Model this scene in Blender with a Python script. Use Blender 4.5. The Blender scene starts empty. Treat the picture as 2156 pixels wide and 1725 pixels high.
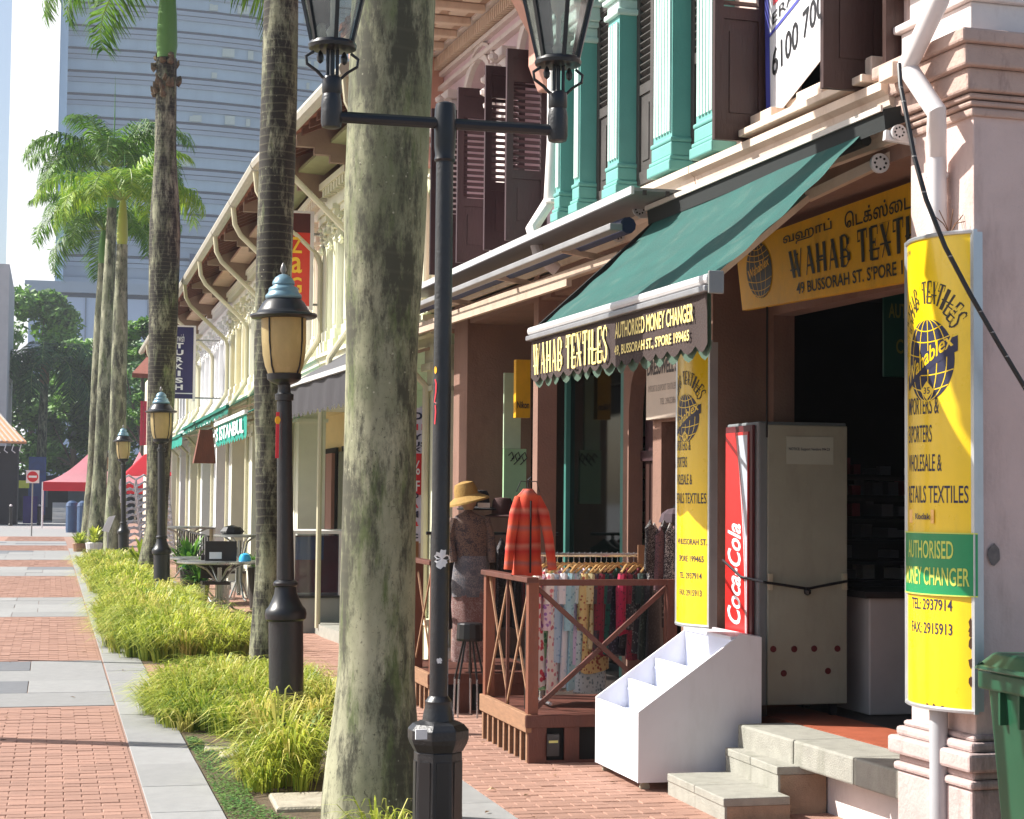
import bpy, bmesh, math, random
from mathutils import Vector, Matrix
random.seed(7)
R=math.radians
# ---------------------------------------------------------------- camera
F,PW,PH,EYE=3800.0,2156.0,1725.0,1.7
YAW,PIT,ROLL=R(14.24856),R(2.88923),R(0.55)
fw=Vector((math.sin(YAW)*math.cos(PIT),math.cos(YAW)*math.cos(PIT),math.sin(PIT)))
rt=Vector((math.cos(YAW),-math.sin(YAW),0)); up=rt.cross(fw)
rt,up=math.cos(ROLL)*rt+math.sin(ROLL)*up, -math.sin(ROLL)*rt+math.cos(ROLL)*up
SC=bpy.context.scene
cd=bpy.data.cameras.new('camera'); cam=bpy.data.objects.new('camera',cd); SC.collection.objects.link(cam)
cd.lens=F/PW*36; cd.sensor_width=36; cd.clip_start=.05; cd.clip_end=3000
cam.matrix_world=Matrix(((rt.x,up.x,-fw.x,0),(rt.y,up.y,-fw.y,0),(rt.z,up.z,-fw.z,EYE),(0,0,0,1)))
SC.camera=cam
# ---------------------------------------------------------------- light
SUN_EL,SUN_AZV=R(42),Vector((-.914,.406))
sd=Vector((SUN_AZV.x*math.cos(SUN_EL),SUN_AZV.y*math.cos(SUN_EL),math.sin(SUN_EL)))
w=bpy.data.worlds.new('World'); SC.world=w; w.use_nodes=True
nt=w.node_tree; bg=nt.nodes['Background']; sk=nt.nodes.new('ShaderNodeTexSky')
sk.sky_type='NISHITA'; sk.sun_disc=False; sk.sun_elevation=SUN_EL; sk.sun_rotation=math.atan2(sd.x,sd.y)
sk.air_density=1.0; sk.dust_density=2.5; sk.ozone_density=1.0
nt.links.new(sk.outputs[0],bg.inputs[0]); bg.inputs[1].default_value=.092
sl=bpy.data.lights.new('sun','SUN'); so=bpy.data.objects.new('sun',sl); SC.collection.objects.link(so)
sl.energy=4.9; sl.angle=R(.53); sl.color=(1,.965,.9)
so.rotation_euler=sd.to_track_quat('Z','Y').to_euler()
vs=SC.view_settings; vs.view_transform='Standard'; vs.look='None'; vs.exposure=.84; vs.gamma=1; vs.use_curve_mapping=False
SC.cycles.max_bounces=8; SC.cycles.transparent_max_bounces=16; SC.cycles.use_denoising=True
COL=SC.collection
# ---------------------------------------------------------------- pixel -> world helpers (measure once, stand in the place)
def ray(x,y): return fw+rt*((x-PW/2)/F)-up*((y-PH/2)/F)
def PZ(x,y,z=0.):
    d=ray(x,y); return Vector((0,0,EYE))+d*((z-EYE)/d.z)
def PY(x,y,Y):
    d=ray(x,y); return Vector((0,0,EYE))+d*(Y/d.y)
def PX(x,y,X):
    d=ray(x,y); return Vector((0,0,EYE))+d*(X/d.x)
# facade frames: u along the street, w out towards the street, z up
def FA(u,w,z): return Vector((4.05-.055*(u-8)-w*.9985,u-w*.055,z))
def FB(u,w,z): return Vector((3.28-w,u,z))
def ID(x,y,z): return Vector((x,y,z))
# ---------------------------------------------------------------- materials
def lin(c):
    return tuple((v/255/12.92 if v/255<=.04045 else ((v/255+.055)/1.055)**2.4) for v in c)+(1,)
MATS={}
def M(name,c,rough=.6,var=.12,sc=6.,bump=0.,bs=40.,metal=0.,spec=.5,rnd=0.,stain=0.,stc=(60,55,45),stretch=(1,1,1),sub=0.,coat=0.,trans=0.):
    if name in MATS: return MATS[name]
    m=bpy.data.materials.new(name); m.use_nodes=True; n=m.node_tree.nodes; l=m.node_tree.links
    b=n['Principled BSDF']; b.inputs['Roughness'].default_value=rough; b.inputs['Metallic'].default_value=metal
    b.inputs['Specular IOR Level'].default_value=spec; b.inputs['Coat Weight'].default_value=coat
    c=lin(c); tc=n.new('ShaderNodeTexCoord'); mp=n.new('ShaderNodeMapping'); l.new(tc.outputs['Object'],mp.inputs[0]); mp.inputs['Scale'].default_value=stretch
    nz=n.new('ShaderNodeTexNoise'); nz.inputs['Scale'].default_value=sc; nz.inputs['Detail'].default_value=6; nz.inputs['Roughness'].default_value=.62; l.new(mp.outputs[0],nz.inputs[0])
    mr=n.new('ShaderNodeMapRange'); mr.inputs[1].default_value=.28; mr.inputs[2].default_value=.72; mr.inputs[3].default_value=1-var; mr.inputs[4].default_value=1+var; l.new(nz.outputs[0],mr.inputs[0])
    val=mr.outputs[0]
    if rnd:
        oi=n.new('ShaderNodeObjectInfo'); r2=n.new('ShaderNodeMapRange'); r2.inputs[3].default_value=1-rnd; r2.inputs[4].default_value=1+rnd; l.new(oi.outputs['Random'],r2.inputs[0])
        mm=n.new('ShaderNodeMath'); mm.operation='MULTIPLY'; l.new(val,mm.inputs[0]); l.new(r2.outputs[0],mm.inputs[1]); val=mm.outputs[0]
    vm=n.new('ShaderNodeVectorMath'); vm.operation='SCALE'; vm.inputs[0].default_value=c[:3]; l.new(val,vm.inputs['Scale']); col=vm.outputs[0]
    if stain:
        n2=n.new('ShaderNodeTexNoise'); n2.inputs['Scale'].default_value=2.3; n2.inputs['Detail'].default_value=8; n2.inputs['Roughness'].default_value=.7
        m2=n.new('ShaderNodeMapping'); m2.inputs['Scale'].default_value=(2.2,2.2,.6); l.new(tc.outputs['Object'],m2.inputs[0]); l.new(m2.outputs[0],n2.inputs[0])
        r3=n.new('ShaderNodeMapRange'); r3.inputs[1].default_value=.52; r3.inputs[2].default_value=.75; r3.inputs[4].default_value=stain; l.new(n2.outputs[0],r3.inputs[0])
        mx=n.new('ShaderNodeMix'); mx.data_type='RGBA'; l.new(r3.outputs[0],mx.inputs[0]); l.new(col,mx.inputs[6]); mx.inputs[7].default_value=lin(stc); col=mx.outputs[2]
    l.new(col,b.inputs['Base Color'])
    rr=n.new('ShaderNodeMapRange'); rr.inputs[3].default_value=max(.04,rough-.12); rr.inputs[4].default_value=min(1,rough+.12); l.new(nz.outputs[0],rr.inputs[0]); l.new(rr.outputs[0],b.inputs['Roughness'])
    if bump:
        n3=n.new('ShaderNodeTexNoise'); n3.inputs['Scale'].default_value=bs; n3.inputs['Detail'].default_value=5; l.new(mp.outputs[0],n3.inputs[0])
        bp=n.new('ShaderNodeBump'); bp.inputs['Strength'].default_value=bump; bp.inputs['Distance'].default_value=.01; l.new(n3.outputs[0],bp.inputs['Height']); l.new(bp.outputs[0],b.inputs['Normal'])
    if trans:
        tr=n.new('ShaderNodeBsdfTranslucent'); l.new(col,tr.inputs[0]); ms=n.new('ShaderNodeMixShader'); ms.inputs[0].default_value=trans
        l.new(b.outputs[0],ms.inputs[1]); l.new(tr.outputs[0],ms.inputs[2]); l.new(ms.outputs[0],n['Material Output'].inputs[0])
    MATS[name]=m; return m
def glass(name,tint=(235,240,240),gl=.12,alpha=.0,dust=(150,150,140)):
    if name in MATS: return MATS[name]
    m=bpy.data.materials.new(name); m.use_nodes=True; n=m.node_tree.nodes; l=m.node_tree.links
    t=n.new('ShaderNodeBsdfTransparent'); t.inputs[0].default_value=lin(tint); g=n.new('ShaderNodeBsdfGlossy'); g.inputs['Roughness'].default_value=.05
    d=n.new('ShaderNodeBsdfDiffuse'); d.inputs[0].default_value=lin(dust)
    nz=n.new('ShaderNodeTexNoise'); nz.inputs['Scale'].default_value=9; tc=n.new('ShaderNodeTexCoord'); l.new(tc.outputs['Object'],nz.inputs[0])
    mm=n.new('ShaderNodeMath'); mm.operation='MULTIPLY'; mm.inputs[1].default_value=alpha*2; l.new(nz.outputs[0],mm.inputs[0])
    a=n.new('ShaderNodeMixShader'); l.new(mm.outputs[0],a.inputs[0]); l.new(t.outputs[0],a.inputs[1]); l.new(d.outputs[0],a.inputs[2])
    fr=n.new('ShaderNodeFresnel'); fr.inputs[0].default_value=1.45; ad=n.new('ShaderNodeMath'); ad.inputs[1].default_value=gl; l.new(fr.outputs[0],ad.inputs[0])
    s=n.new('ShaderNodeMixShader'); l.new(ad.outputs[0],s.inputs[0]); l.new(a.outputs[0],s.inputs[1]); l.new(g.outputs[0],s.inputs[2]); l.new(s.outputs[0],n['Material Output'].inputs[0])
    MATS[name]=m; return m
# ---------------------------------------------------------------- mesh building
def wloc(o):
    v=Vector((0,0,0))
    while o: v+=o.location; o=o.parent
    return v
class MB:
    def __init__(s,xf=ID): s.v=[]; s.f=[]; s.xf=xf
    def add(s,vs,fs):
        k=len(s.v); s.v+=[s.xf(*p) for p in vs]; s.f+=[tuple(i+k for i in f) for f in fs]; return s
    def box(s,a,b,c,d,e,f):
        return s.add([(a,c,e),(b,c,e),(b,d,e),(a,d,e),(a,c,f),(b,c,f),(b,d,f),(a,d,f)],[(0,3,2,1),(4,5,6,7),(0,1,5,4),(1,2,6,5),(2,3,7,6),(3,0,4,7)])
    def hexa(s,p): return s.add(p,[(0,3,2,1),(4,5,6,7),(0,1,5,4),(1,2,6,5),(2,3,7,6),(3,0,4,7)])
    def quad(s,a,b,c,d): return s.add([a,b,c,d],[(0,1,2,3)])
    def slab(s,a,b,c,d,n,t):   # quad with thickness t along n
        n=Vector(n)*t; P=[Vector(q) for q in (a,b,c,d)]
        return s.hexa([tuple(q) for q in P]+[tuple(q+n) for q in P])
    def tube(s,pts,r,n=8,cap=True):
        P=[Vector(p) for p in pts]; m=len(P); rs=r if isinstance(r,(list,tuple)) else [r]*m
        t0=(P[1]-P[0]).normalized(); a=t0.orthogonal().normalized(); V=[]
        for i in range(m):
            t=((P[min(i+1,m-1)]-P[max(i-1,0)])).normalized(); a=(a-t*a.dot(t)).normalized(); b=t.cross(a)
            for k in range(n):
                an=2*math.pi*k/n; V.append(tuple(P[i]+(a*math.cos(an)+b*math.sin(an))*rs[i]))
        Fc=[(i*n+k,i*n+(k+1)%n,(i+1)*n+(k+1)%n,(i+1)*n+k) for i in range(m-1) for k in range(n)]
        if cap: Fc+=[tuple(range(n))[::-1],tuple(range((m-1)*n,m*n))]
        return s.add(V,Fc)
    def lathe(s,c,prof,n=20,ph=0.,sx=1.,sy=1.):
        V=[];
        for r,z in prof:
            for k in range(n):
                an=2*math.pi*k/n+ph; V.append((c[0]+r*sx*math.cos(an),c[1]+r*sy*math.sin(an),c[2]+z))
        m=len(prof); Fc=[(i*n+k,i*n+(k+1)%n,(i+1)*n+(k+1)%n,(i+1)*n+k) for i in range(m-1) for k in range(n)]
        Fc+=[tuple(range(n))[::-1],tuple(range((m-1)*n,m*n))]
        return s.add(V,Fc)
    def prism(s,poly,fn,a,b):   # poly of 2d points, fn(p,q,t) -> xyz
        n=len(poly); V=[fn(p,q,a) for p,q in poly]+[fn(p,q,b) for p,q in poly]
        return s.add([tuple(v) for v in V],[tuple(range(n))[::-1],tuple(range(n,2*n))]+[(i,(i+1)%n,n+(i+1)%n,n+i) for i in range(n)])
    def bar(s,p,q,wd,h,upv=(0,0,1)):
        p=Vector(p);q=Vector(q);t=(q-p).normalized();u=Vector(upv); sd_=t.cross(u).normalized()*wd/2; u2=sd_.cross(t).normalized()*h/2
        return s.hexa([tuple(p-sd_-u2),tuple(p+sd_-u2),tuple(q+sd_-u2),tuple(q-sd_-u2),tuple(p-sd_+u2),tuple(p+sd_+u2),tuple(q+sd_+u2),tuple(q-sd_+u2)])
    def build(s,name,mat,parent=None,smooth=False,bevel=0.,norm=True,ang=35,data=None):
        me=bpy.data.meshes.new(name); o0=wloc(parent) if parent else Vector((0,0,0))
        me.from_pydata([tuple(Vector(v)-o0) for v in s.v],[],s.f)
        if norm:
            b=bmesh.new(); b.from_mesh(me); bmesh.ops.recalc_face_normals(b,faces=b.faces); b.to_mesh(me); b.free()
        if mat: me.materials.append(mat)
        if smooth:
            me.polygons.foreach_set('use_smooth',[True]*len(me.polygons)); me.set_sharp_from_angle(angle=R(ang))
        o=bpy.data.objects.new(name,me); COL.objects.link(o)
        if parent: o.parent=parent
        if bevel:
            md=o.modifiers.new('bevel','BEVEL'); md.width=bevel; md.segments=2; md.limit_method='ANGLE'; md.angle_limit=R(40)
        return o
def tag(o,label=None,cat=None,group=None,kind=None):
    if label: o['label']=label
    if cat: o['category']=cat
    if group: o['group']=group
    if kind: o['kind']=kind
    return o
def thing(name,label,cat,loc=(0,0,0),group=None,kind=None):
    o=bpy.data.objects.new(name,None); COL.objects.link(o); o.location=loc; o.empty_display_size=.1
    return tag(o,label,cat,group,kind)
def ctree(o,parent=None):
    c=o.copy(); COL.objects.link(c); c.parent=parent
    for ch in list(o.children): ctree(ch,c)
    return c
def obj_from(me,name,parent,loc=(0,0,0),rot=(0,0,0),sca=(1,1,1)):
    o=bpy.data.objects.new(name,me); COL.objects.link(o); o.parent=parent; o.location=loc; o.rotation_euler=rot; o.scale=sca; return o
# ---------------------------------------------------------------- lettering
def textmesh(s,bold=0.,shear=0.,space=1.):
    cu=bpy.data.curves.new('t','FONT'); cu.body=s; cu.size=1; cu.extrude=0; cu.offset=bold; cu.shear=shear; cu.space_character=space; cu.resolution_u=3
    o=bpy.data.objects.new('t',cu); COL.objects.link(o); bpy.context.view_layer.update()
    me=bpy.data.meshes.new_from_object(o.evaluated_get(bpy.context.evaluated_depsgraph_get()))
    V=[(v.co.x,v.co.y) for v in me.vertices]; Fc=[tuple(p.vertices) for p in me.polygons]
    bpy.data.objects.remove(o); bpy.data.curves.remove(cu); bpy.data.meshes.remove(me); return V,Fc
def text(s,mp,w,h,name,mat,parent,bold=.0,shear=0.,space=1.,x0=0.,y0=0.,mb=None):
    """fit text s in a w x h box whose lower left corner is (x0,y0); mp(x,y) -> world"""
    V,Fc=textmesh(s,bold,shear,space)
    if not V: return None
    a=min(v[0] for v in V);b=max(v[0] for v in V);c=min(v[1] for v in V);d=max(v[1] for v in V)
    m=mb or MB(); k=len(m.v); m.v+=[Vector(mp(x0+(x-a)/(b-a)*w,y0+(y-c)/(d-c)*h)) for x,y in V]; m.f+=[tuple(i+k for i in f) for f in Fc]
    if mb is None: return m.build(name,mat,parent,norm=False)
def quadmap(TL,TR,BL,BR,off=(0,0,0)):
    TL,TR,BL,BR,off=map(Vector,(TL,TR,BL,BR,off))
    def f(x,y): return (TL*(1-x)+TR*x)*y+(BL*(1-x)+BR*x)*(1-y)+off
    return f
SLAB={'W':(1.5,[((.1,1),(.42,0),.2),((.42,0),(.72,.9),.07),((.62,1),(.98,0),.2),((.98,0),(1.35,1),.07)],[(0,.3,1),(.52,.82,1),(1.2,1.5,1)]),
'A':(1.1,[((.15,0),(.52,1),.07),((.52,1),(.9,0),.2),((.3,.32),(.8,.32),.07)],[(0,.34,0),(.66,1.1,0)]),
'H':(1.1,[((.2,0),(.2,1),.2),((.9,0),(.9,1),.2),((.2,.52),(.9,.52),.07)],[(0,.4,0),(.7,1.1,0),(0,.4,1),(.7,1.1,1)]),
'B':(1.0,[((.2,0),(.2,1),.2),((.2,1),(.6,1),.07),((.2,.53),(.62,.53),.07),((.2,0),(.62,0),.07),((.6,1),(.82,.85),.12),((.82,.88),(.82,.68),.18),((.82,.7),(.6,.53),.1),((.62,.53),(.88,.38),.12),((.88,.42),(.88,.16),.2),((.88,.16),(.6,0),.1)],[(0,.3,0),(0,.3,1)]),
'T':(.95,[((.475,0),(.475,1),.2),((.03,1),(.92,1),.08),((.05,1),(.05,.72),.06),((.9,1),(.9,.72),.06)],[(.27,.68,0)]),
'E':(.9,[((.2,0),(.2,1),.2),((.2,1),(.82,1),.08),((.2,.52),(.6,.52),.07),((.2,0),(.84,0),.08),((.82,1),(.82,.74),.06),((.84,0),(.84,.28),.06),((.6,.64),(.6,.4),.06)],[(0,.3,0),(0,.3,1)]),
'X':(1.05,[((.16,1),(.84,0),.2),((.18,0),(.86,1),.07)],[(0,.4,1),(.68,1.05,1),(0,.38,0),(.62,1.05,0)]),
'I':(.45,[((.225,0),(.225,1),.2)],[(0,.45,0),(0,.45,1)]),
'L':(.9,[((.2,0),(.2,1),.2),((.2,0),(.84,0),.08),((.84,0),(.84,.32),.06)],[(0,.4,1),(0,.3,0)]),
'S':(.85,[((.72,.97),(.72,.7),.05),((.72,.84),(.55,.98),.08),((.55,.98),(.3,.98),.09),((.3,.98),(.12,.84),.14),((.12,.86),(.14,.66),.17),((.14,.66),(.4,.54),.17),((.4,.54),(.68,.38),.19),((.7,.4),(.72,.16),.17),((.72,.16),(.54,.02),.13),((.54,.02),(.28,.02),.09),((.28,.02),(.1,.18),.08),((.1,.02),(.1,.32),.05)],[]),
' ':(.5,[],[])}
def slabtext(s,mp,w,h,name,mat,parent,x0=0.,y0=0.):
    m=MB(); tot=sum(SLAB[c][0]+.14 for c in s); sc=w/tot; x=0
    asp=1.0
    for c in s:
        wd,st,sf=SLAB[c]
        segs=[(a,b,t) for a,b,t in [(p_,q_,(t_*1.5 if t_>.11 else t_*1.15)) for p_,q_,t_ in st]]+[((p,q),(r_,q),.06) for p,r_,q in [(f[0],f[2],f[1]) for f in sf]]
        for (ax,ay),(bx,by),t in segs:
            # horizontal thickness model for near-vertical strokes, vertical for flat ones
            if abs(by-ay)>.25*abs(bx-ax)+.02: d=(t/2,0)
            else: d=(0,t/2)
            P=[(ax-d[0],ay-d[1]),(ax+d[0],ay+d[1]),(bx+d[0],by+d[1]),(bx-d[0],by-d[1])]
            k=len(m.v); Q=[Vector(mp(x0+(x+px)*sc,y0+min(1.03,max(-.03,py))*h)) for px,py in P]
            o_=Vector(mp(x0,y0)); nn=(Vector(mp(x0+.01,y0))-o_).cross(Vector(mp(x0,y0+.01))-o_).normalized()*.00006*len(m.f)
            m.v+=[q_+nn for q_ in Q]
            m.f.append((k,k+1,k+2,k+3))
        x+=wd+.14
    return m.build(name,mat,parent,norm=False)
# ================================================================ SETTING: ground, paving
asph=M('asphalt',(125,125,125),.9,.15,3,.3,60)
MB().box(-400,500,-60,900,-.3,-.06).build('ground',asph)['kind']='structure'
MORT=M('mortar',(148,118,104),.95,.2,20,.3,90)
BRK=M('red_brick',(160,123,107),.85,.16,5,.5,120,rnd=.14,stain=.45,stc=(120,90,75))
BRK2=M('red_brick_paving',(160,123,107),.85,.2,4,.5,120,stain=.2,stc=(120,90,75))
GRN=M('granite_slab',(144,144,143),.8,.1,9,.35,150,rnd=.1,stain=.3,stc=(110,108,104))
GRN2=M('granite_dark',(112,114,118),.8,.12,9,.35,150,rnd=.1)
SOIL=M('soil',(92,78,58),1,.35,12,.9,60,stain=.5,stc=(70,80,40))
promenade=thing('promenade',None,None,(0,12,0),kind='structure')
MB().box(-14,.93,4,118,-.05,.0075).build('paving_bed',MORT,promenade)
def slabmesh(name,a,b,c,d,h,bev,mat):
    m=MB(); m.add([(a,c,-.02),(b,c,-.02),(b,d,-.02),(a,d,-.02),(a,c,h-bev),(b,c,h-bev),(b,d,h-bev),(a,d,h-bev),(a+bev,c+bev,h),(b-bev,c+bev,h),(b-bev,d-bev,h),(a+bev,d-bev,h)],
     [(0,1,5,4),(1,2,6,5),(2,3,7,6),(3,0,4,7),(4,5,9,8),(5,6,10,9),(6,7,11,10),(7,4,8,11),(8,9,10,11)])
    me=bpy.data.meshes.new(name); me.from_pydata([tuple(v) for v in m.v],[],m.f); me.materials.append(mat); return me
bme=slabmesh('brick',-.098,.098,-.046,.046,.014,.004,BRK)
def bricks(x0,x1,y0,y1,parent,limit,skew=0.):
    """running bond courses along x; nearest `limit` as parts, the rest joined"""
    n=0; far=MB(); j=0; y=y0+.05
    while y<y1-.04:
        x=x0+.1+(.1 if j%2 else 0); 
        if j%2: # half brick at the edge
            far.box(x0+.003,x0+.097,y-.046,y+.046,-.02,.012)
        while x<x1-.09:
            dz=random.uniform(-.0025,.0025)
            if n<limit:
                obj_from(bme,'brick',parent,Vector((x,y,dz))-parent.location,(random.uniform(-.008,.008),random.uniform(-.006,.006),random.uniform(-.006,.006))); n+=1
            else: far.box(x-.097,x+.097,y-.046,y+.046,-.02,.0125+dz)
            x+=.2
        if x-.1<x1-.02: far.box(x-.1+.003,x1-.003,y-.046,y+.046,-.02,.012)
        y+=.1; j+=1
    return far
far_all=MB()
panels=[(9.0,15.05),(19.2,26.2),(31.2,39.5),(44.6,49.5),(58,64),(70,78)]
for i,(a,b) in enumerate(panels):
    f=bricks(-.9 if i==0 else -1.7,.53,a+(.6 if i==0 else 0),b,promenade,280 if i==0 else 0)
    far_all.v+= f.v; n0=len(far_all.v)-len(f.v); far_all.f+=[tuple(k+n0 for k in q) for q in f.f]
    MB().box(-14,-.9 if i==0 else -1.7,a,b,0,.010).build('brick_field',BRK2,promenade)
o=far_all.build('distant_bricks',BRK,promenade,norm=False); o['kind']='stuff'
MB().box(-.9,.53,4,9.6,0,.010).build('brick_field',BRK2,promenade)
# granite border strip and cross bands
smes={}
def slab(x,y,w_,l,mat,parent):
    k=(round(w_,2),round(l,2),mat.name)
    if k not in smes: smes[k]=slabmesh('slab',-w_/2+.003,w_/2-.003,-l/2+.003,l/2-.003,.015,.003,mat)
    obj_from(smes[k],'slab',parent,Vector((x,y,random.uniform(-.002,.002)))-parent.location,(random.uniform(-.003,.003),0,0))
y=4.5
while y<60: slab(.735,y+.45,.39,.9,GRN,promenade); y+=.9
bands=[(15.08,19.17),(26.24,31.16),(39.54,44.56),(49.55,57.95),(64.05,69.95)]
for bi,(a,b) in enumerate(bands):
    nr=max(2,round((b-a)/ (1.02 if bi<2 else 1.6))); h=(b-a)/nr
    for r in range(nr):
        x=.53-(.0 if r%2 else .35); first=True
        slabs=[(.53,)]; xr=.53
        ws=[.7 if r%2 else 1.05]+[1.05]*3
        for k,w_ in enumerate(ws):
            dark=(bi==0 and r in(1,2) and k>=1) or (random.random()<.16)
            slab(xr-w_/2,a+h*(r+.5),w_,h,GRN2 if dark else GRN,promenade); xr-=w_
    MB().box(-14,-2.6,a,b,0,.011).build('granite_field',GRN,promenade)
MB().box(-14,.93,78.1,118,0,.011).build('granite_field',GRN,promenade)
MB().box(-14,.53,64.05,69.95,0,.009).build('granite_field',GRN,promenade)
# planting strip and paths between
bed=thing('planting_strip',None,None,(1.6,12,0),kind='structure')
MB().box(.93,2.05,4,16.9,-.05,.002).build('soil',SOIL,bed)
MB().box(.93,2.05,18.7,60,-.05,.002).build('soil',SOIL,bed)
CONC=M('worn_concrete',(168,160,142),.9,.2,14,.6,70,stain=.5,stc=(110,100,80))
for (x,y,w_,l) in [(1.5,12.35,.95,.32),(1.62,10.1,.8,.5),(1.55,9.2,.8,.45),(1.5,12.0,.8,.25)]:
    obj_from(slabmesh('stepping_stone',-w_/2,w_/2,-l/2,l/2,.03,.012,CONC),'stepping_stone',bed,Vector((x,y,0))-bed.location,(0,0,random.uniform(-.05,.05)))
sidewalk=thing('sidewalk',None,None,(3,11,0),kind='structure')
MB().box(2.05,9,4,118,-.05,.0075).build('paving_bed',MORT,sidewalk)
f=bricks(2.44,3.5,9.1,13.3,sidewalk,285); f.build('distant_bricks',BRK,sidewalk,norm=False)['kind']='stuff'
MB().box(3.5,9,4,118,0,.010).build('brick_field',BRK2,sidewalk)
f=bricks(2.44,3.5,13.3,24,sidewalk,0); f.build('distant_bricks',BRK,sidewalk,norm=False)['kind']='stuff'
MB().box(2.44,3.5,24,118,0,.010).build('brick_field',BRK2,sidewalk)
MB().box(2.44,3.5,4,9.1,0,.010).build('brick_field',BRK2,sidewalk)
y=4.5
while y<45: slab(2.245,y+.45,.385,.9,GRN,sidewalk); y+=.9
f=bricks(.93,2.05,16.9,18.7,bed,0); f.build('path_bricks',BRK,bed,norm=False)['kind']='stuff'
# ================================================================ PLANTS
def blades(m,cx,cy,rx,ry,n,h0,h1,wd,lean=.8,dome=True,seed=1,z0=0.):
    """arching blades that radiate from many small tufts"""
    rd=random.Random(seed); T=[]
    for i in range(max(3,n//38)):
        r=math.sqrt(rd.random()); a=rd.uniform(0,6.283); T.append((cx+rx*r*math.cos(a),cy+ry*r*math.sin(a),r,a,rd.uniform(.78,1.12)))
    for i in range(n):
        tx,ty,r,ta,hs=T[rd.randrange(len(T))]; a=rd.uniform(0,6.283); q=abs(rd.gauss(0,.045)); x=tx+q*math.cos(a); y=ty+q*math.sin(a)
        h=rd.uniform(h0,h1)*(1-.3*r*r)*hs; ex,ey=math.cos(a)+1.3*r*r*math.cos(ta),math.sin(a)+1.3*r*r*math.sin(ta); l_=math.hypot(ex,ey) or 1; dx,dy=ex/l_,ey/l_
        L=lean*h*rd.uniform(.25,1.25)*(1+.3*r); sx,sy=-dy*wd/2,dx*wd/2; dr=rd.uniform(.45,1.0); k=len(m.v)
        for t,ww,hh in ((0,.7,0),(.3,1,.58),(.65,.85,.93),(.95,.5,.97-.15*(1-dr)),(1.2,.06,.92-.55*(1-dr))):
            px,py,pz=x+dx*L*t**1.5,y+dy*L*t**1.5,z0+h*hh
            m.v.append(Vector((px-sx*ww,py-sy*ww,pz))); m.v.append(Vector((px+sx*ww,py+sy*ww,pz)))
        for q_ in range(4): m.f.append((k+2*q_,k+2*q_+1,k+2*q_+3,k+2*q_+2))
def leafmat(name,c1,c2,tr=.35,sc=3.):
    if name in MATS: return MATS[name]
    m=bpy.data.materials.new(name); m.use_nodes=True; n=m.node_tree.nodes; l=m.node_tree.links; b=n['Principled BSDF']; b.inputs['Roughness'].default_value=.5
    g=n.new('ShaderNodeNewGeometry'); nz=n.new('ShaderNodeTexNoise'); nz.inputs['Scale'].default_value=sc; tc=n.new('ShaderNodeTexCoord'); l.new(tc.outputs['Object'],nz.inputs[0])
    ad=n.new('ShaderNodeMath'); ad.operation='ADD'; l.new(g.outputs['Random Per Island'],ad.inputs[0]); l.new(nz.outputs[0],ad.inputs[1])
    mr=n.new('ShaderNodeMapRange'); mr.inputs[1].default_value=.45; mr.inputs[2].default_value=1.55; l.new(ad.outputs[0],mr.inputs[0])
    mx=n.new('ShaderNodeMix'); mx.data_type='RGBA'; l.new(mr.outputs[0],mx.inputs[0]); mx.inputs[6].default_value=lin(c1); mx.inputs[7].default_value=lin(c2)
    l.new(mx.outputs[2],b.inputs['Base Color']); t=n.new('ShaderNodeBsdfTranslucent'); l.new(mx.outputs[2],t.inputs[0])
    s=n.new('ShaderNodeMixShader'); s.inputs[0].default_value=tr; l.new(b.outputs[0],s.inputs[1]); l.new(t.outputs[0],s.inputs[2]); l.new(s.outputs[0],n['Material Output'].inputs[0])
    MATS[name]=m; return m
GY=leafmat('yellow_green_blade',(92,126,28),(216,222,92),.4,1.2)
GS=leafmat('pale_blade',(160,170,72),(236,222,130),.35,1.2)
def grassbed(name,label,parts,loc):
    t=thing(name,label,'ornamental grass',loc,'yellow-green grass clumps along the planting strip')
    a=MB(); b=MB()
    for i,(cx,cy,rx,ry,n,h0,h1,wd) in enumerate(parts):
        blades(a,cx,cy,rx,ry,int(n*.8),h0,h1,wd,seed=i*7+len(name)+int(cy)); blades(b,cx,cy,rx,ry,int(n*.2),h0,h1*1.05,wd,seed=i*11+5)
    o=a.build('green_blades',GY,t,norm=False); o['kind']='stuff'; o=b.build('pale_blades',GS,t,norm=False); o['kind']='stuff'
grassbed('grass_clump','wide mound of yellow-green grass round the foot of the nearest single-lantern lamp post',[(1.5,14.7,.7,1.9,5600,.2,.4,.012),(1.13,14.4,.36,1.3,2400,.15,.33,.012),(1.98,13.7,.28,.9,1500,.18,.36,.012)],(1.5,14.6,0))
grassbed('grass_clump','largest mound of bright grass, between the brick crossing path and the second single lamp post',[(1.42,20.6,.78,1.8,7500,.26,.52,.015),(1.25,24,.62,3,5200,.24,.5,.016),(1.4,27.5,.7,2.5,3000,.26,.5,.018)],(1.4,22.5,0))
grassbed('grass_clump','farthest long mound of grass, past the second single lamp post beside the grey border',[(1.3,34,.62,4,4200,.26,.55,.022),(1.3,41,.62,4.5,3600,.26,.55,.026)],(1.3,37,0))
grassbed('grass_clump','small loose tuft of long grass blades left of the foot of the nearest palm',[(1.4,11.05,.2,.3,520,.26,.5,.013),(1.35,10.9,.3,.4,800,.12,.32,.012)],(1.4,11,0))
grassbed('grass_clump','few sparse grass blades between the nearest palm and the two-lantern post',[(1.66,8.75,.16,.3,170,.1,.24,.009)],(1.66,8.75,0))
m=MB(); CL=leafmat('clover',(60,110,50),(128,158,84),.3,4)
rd=random.Random(3)
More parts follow.
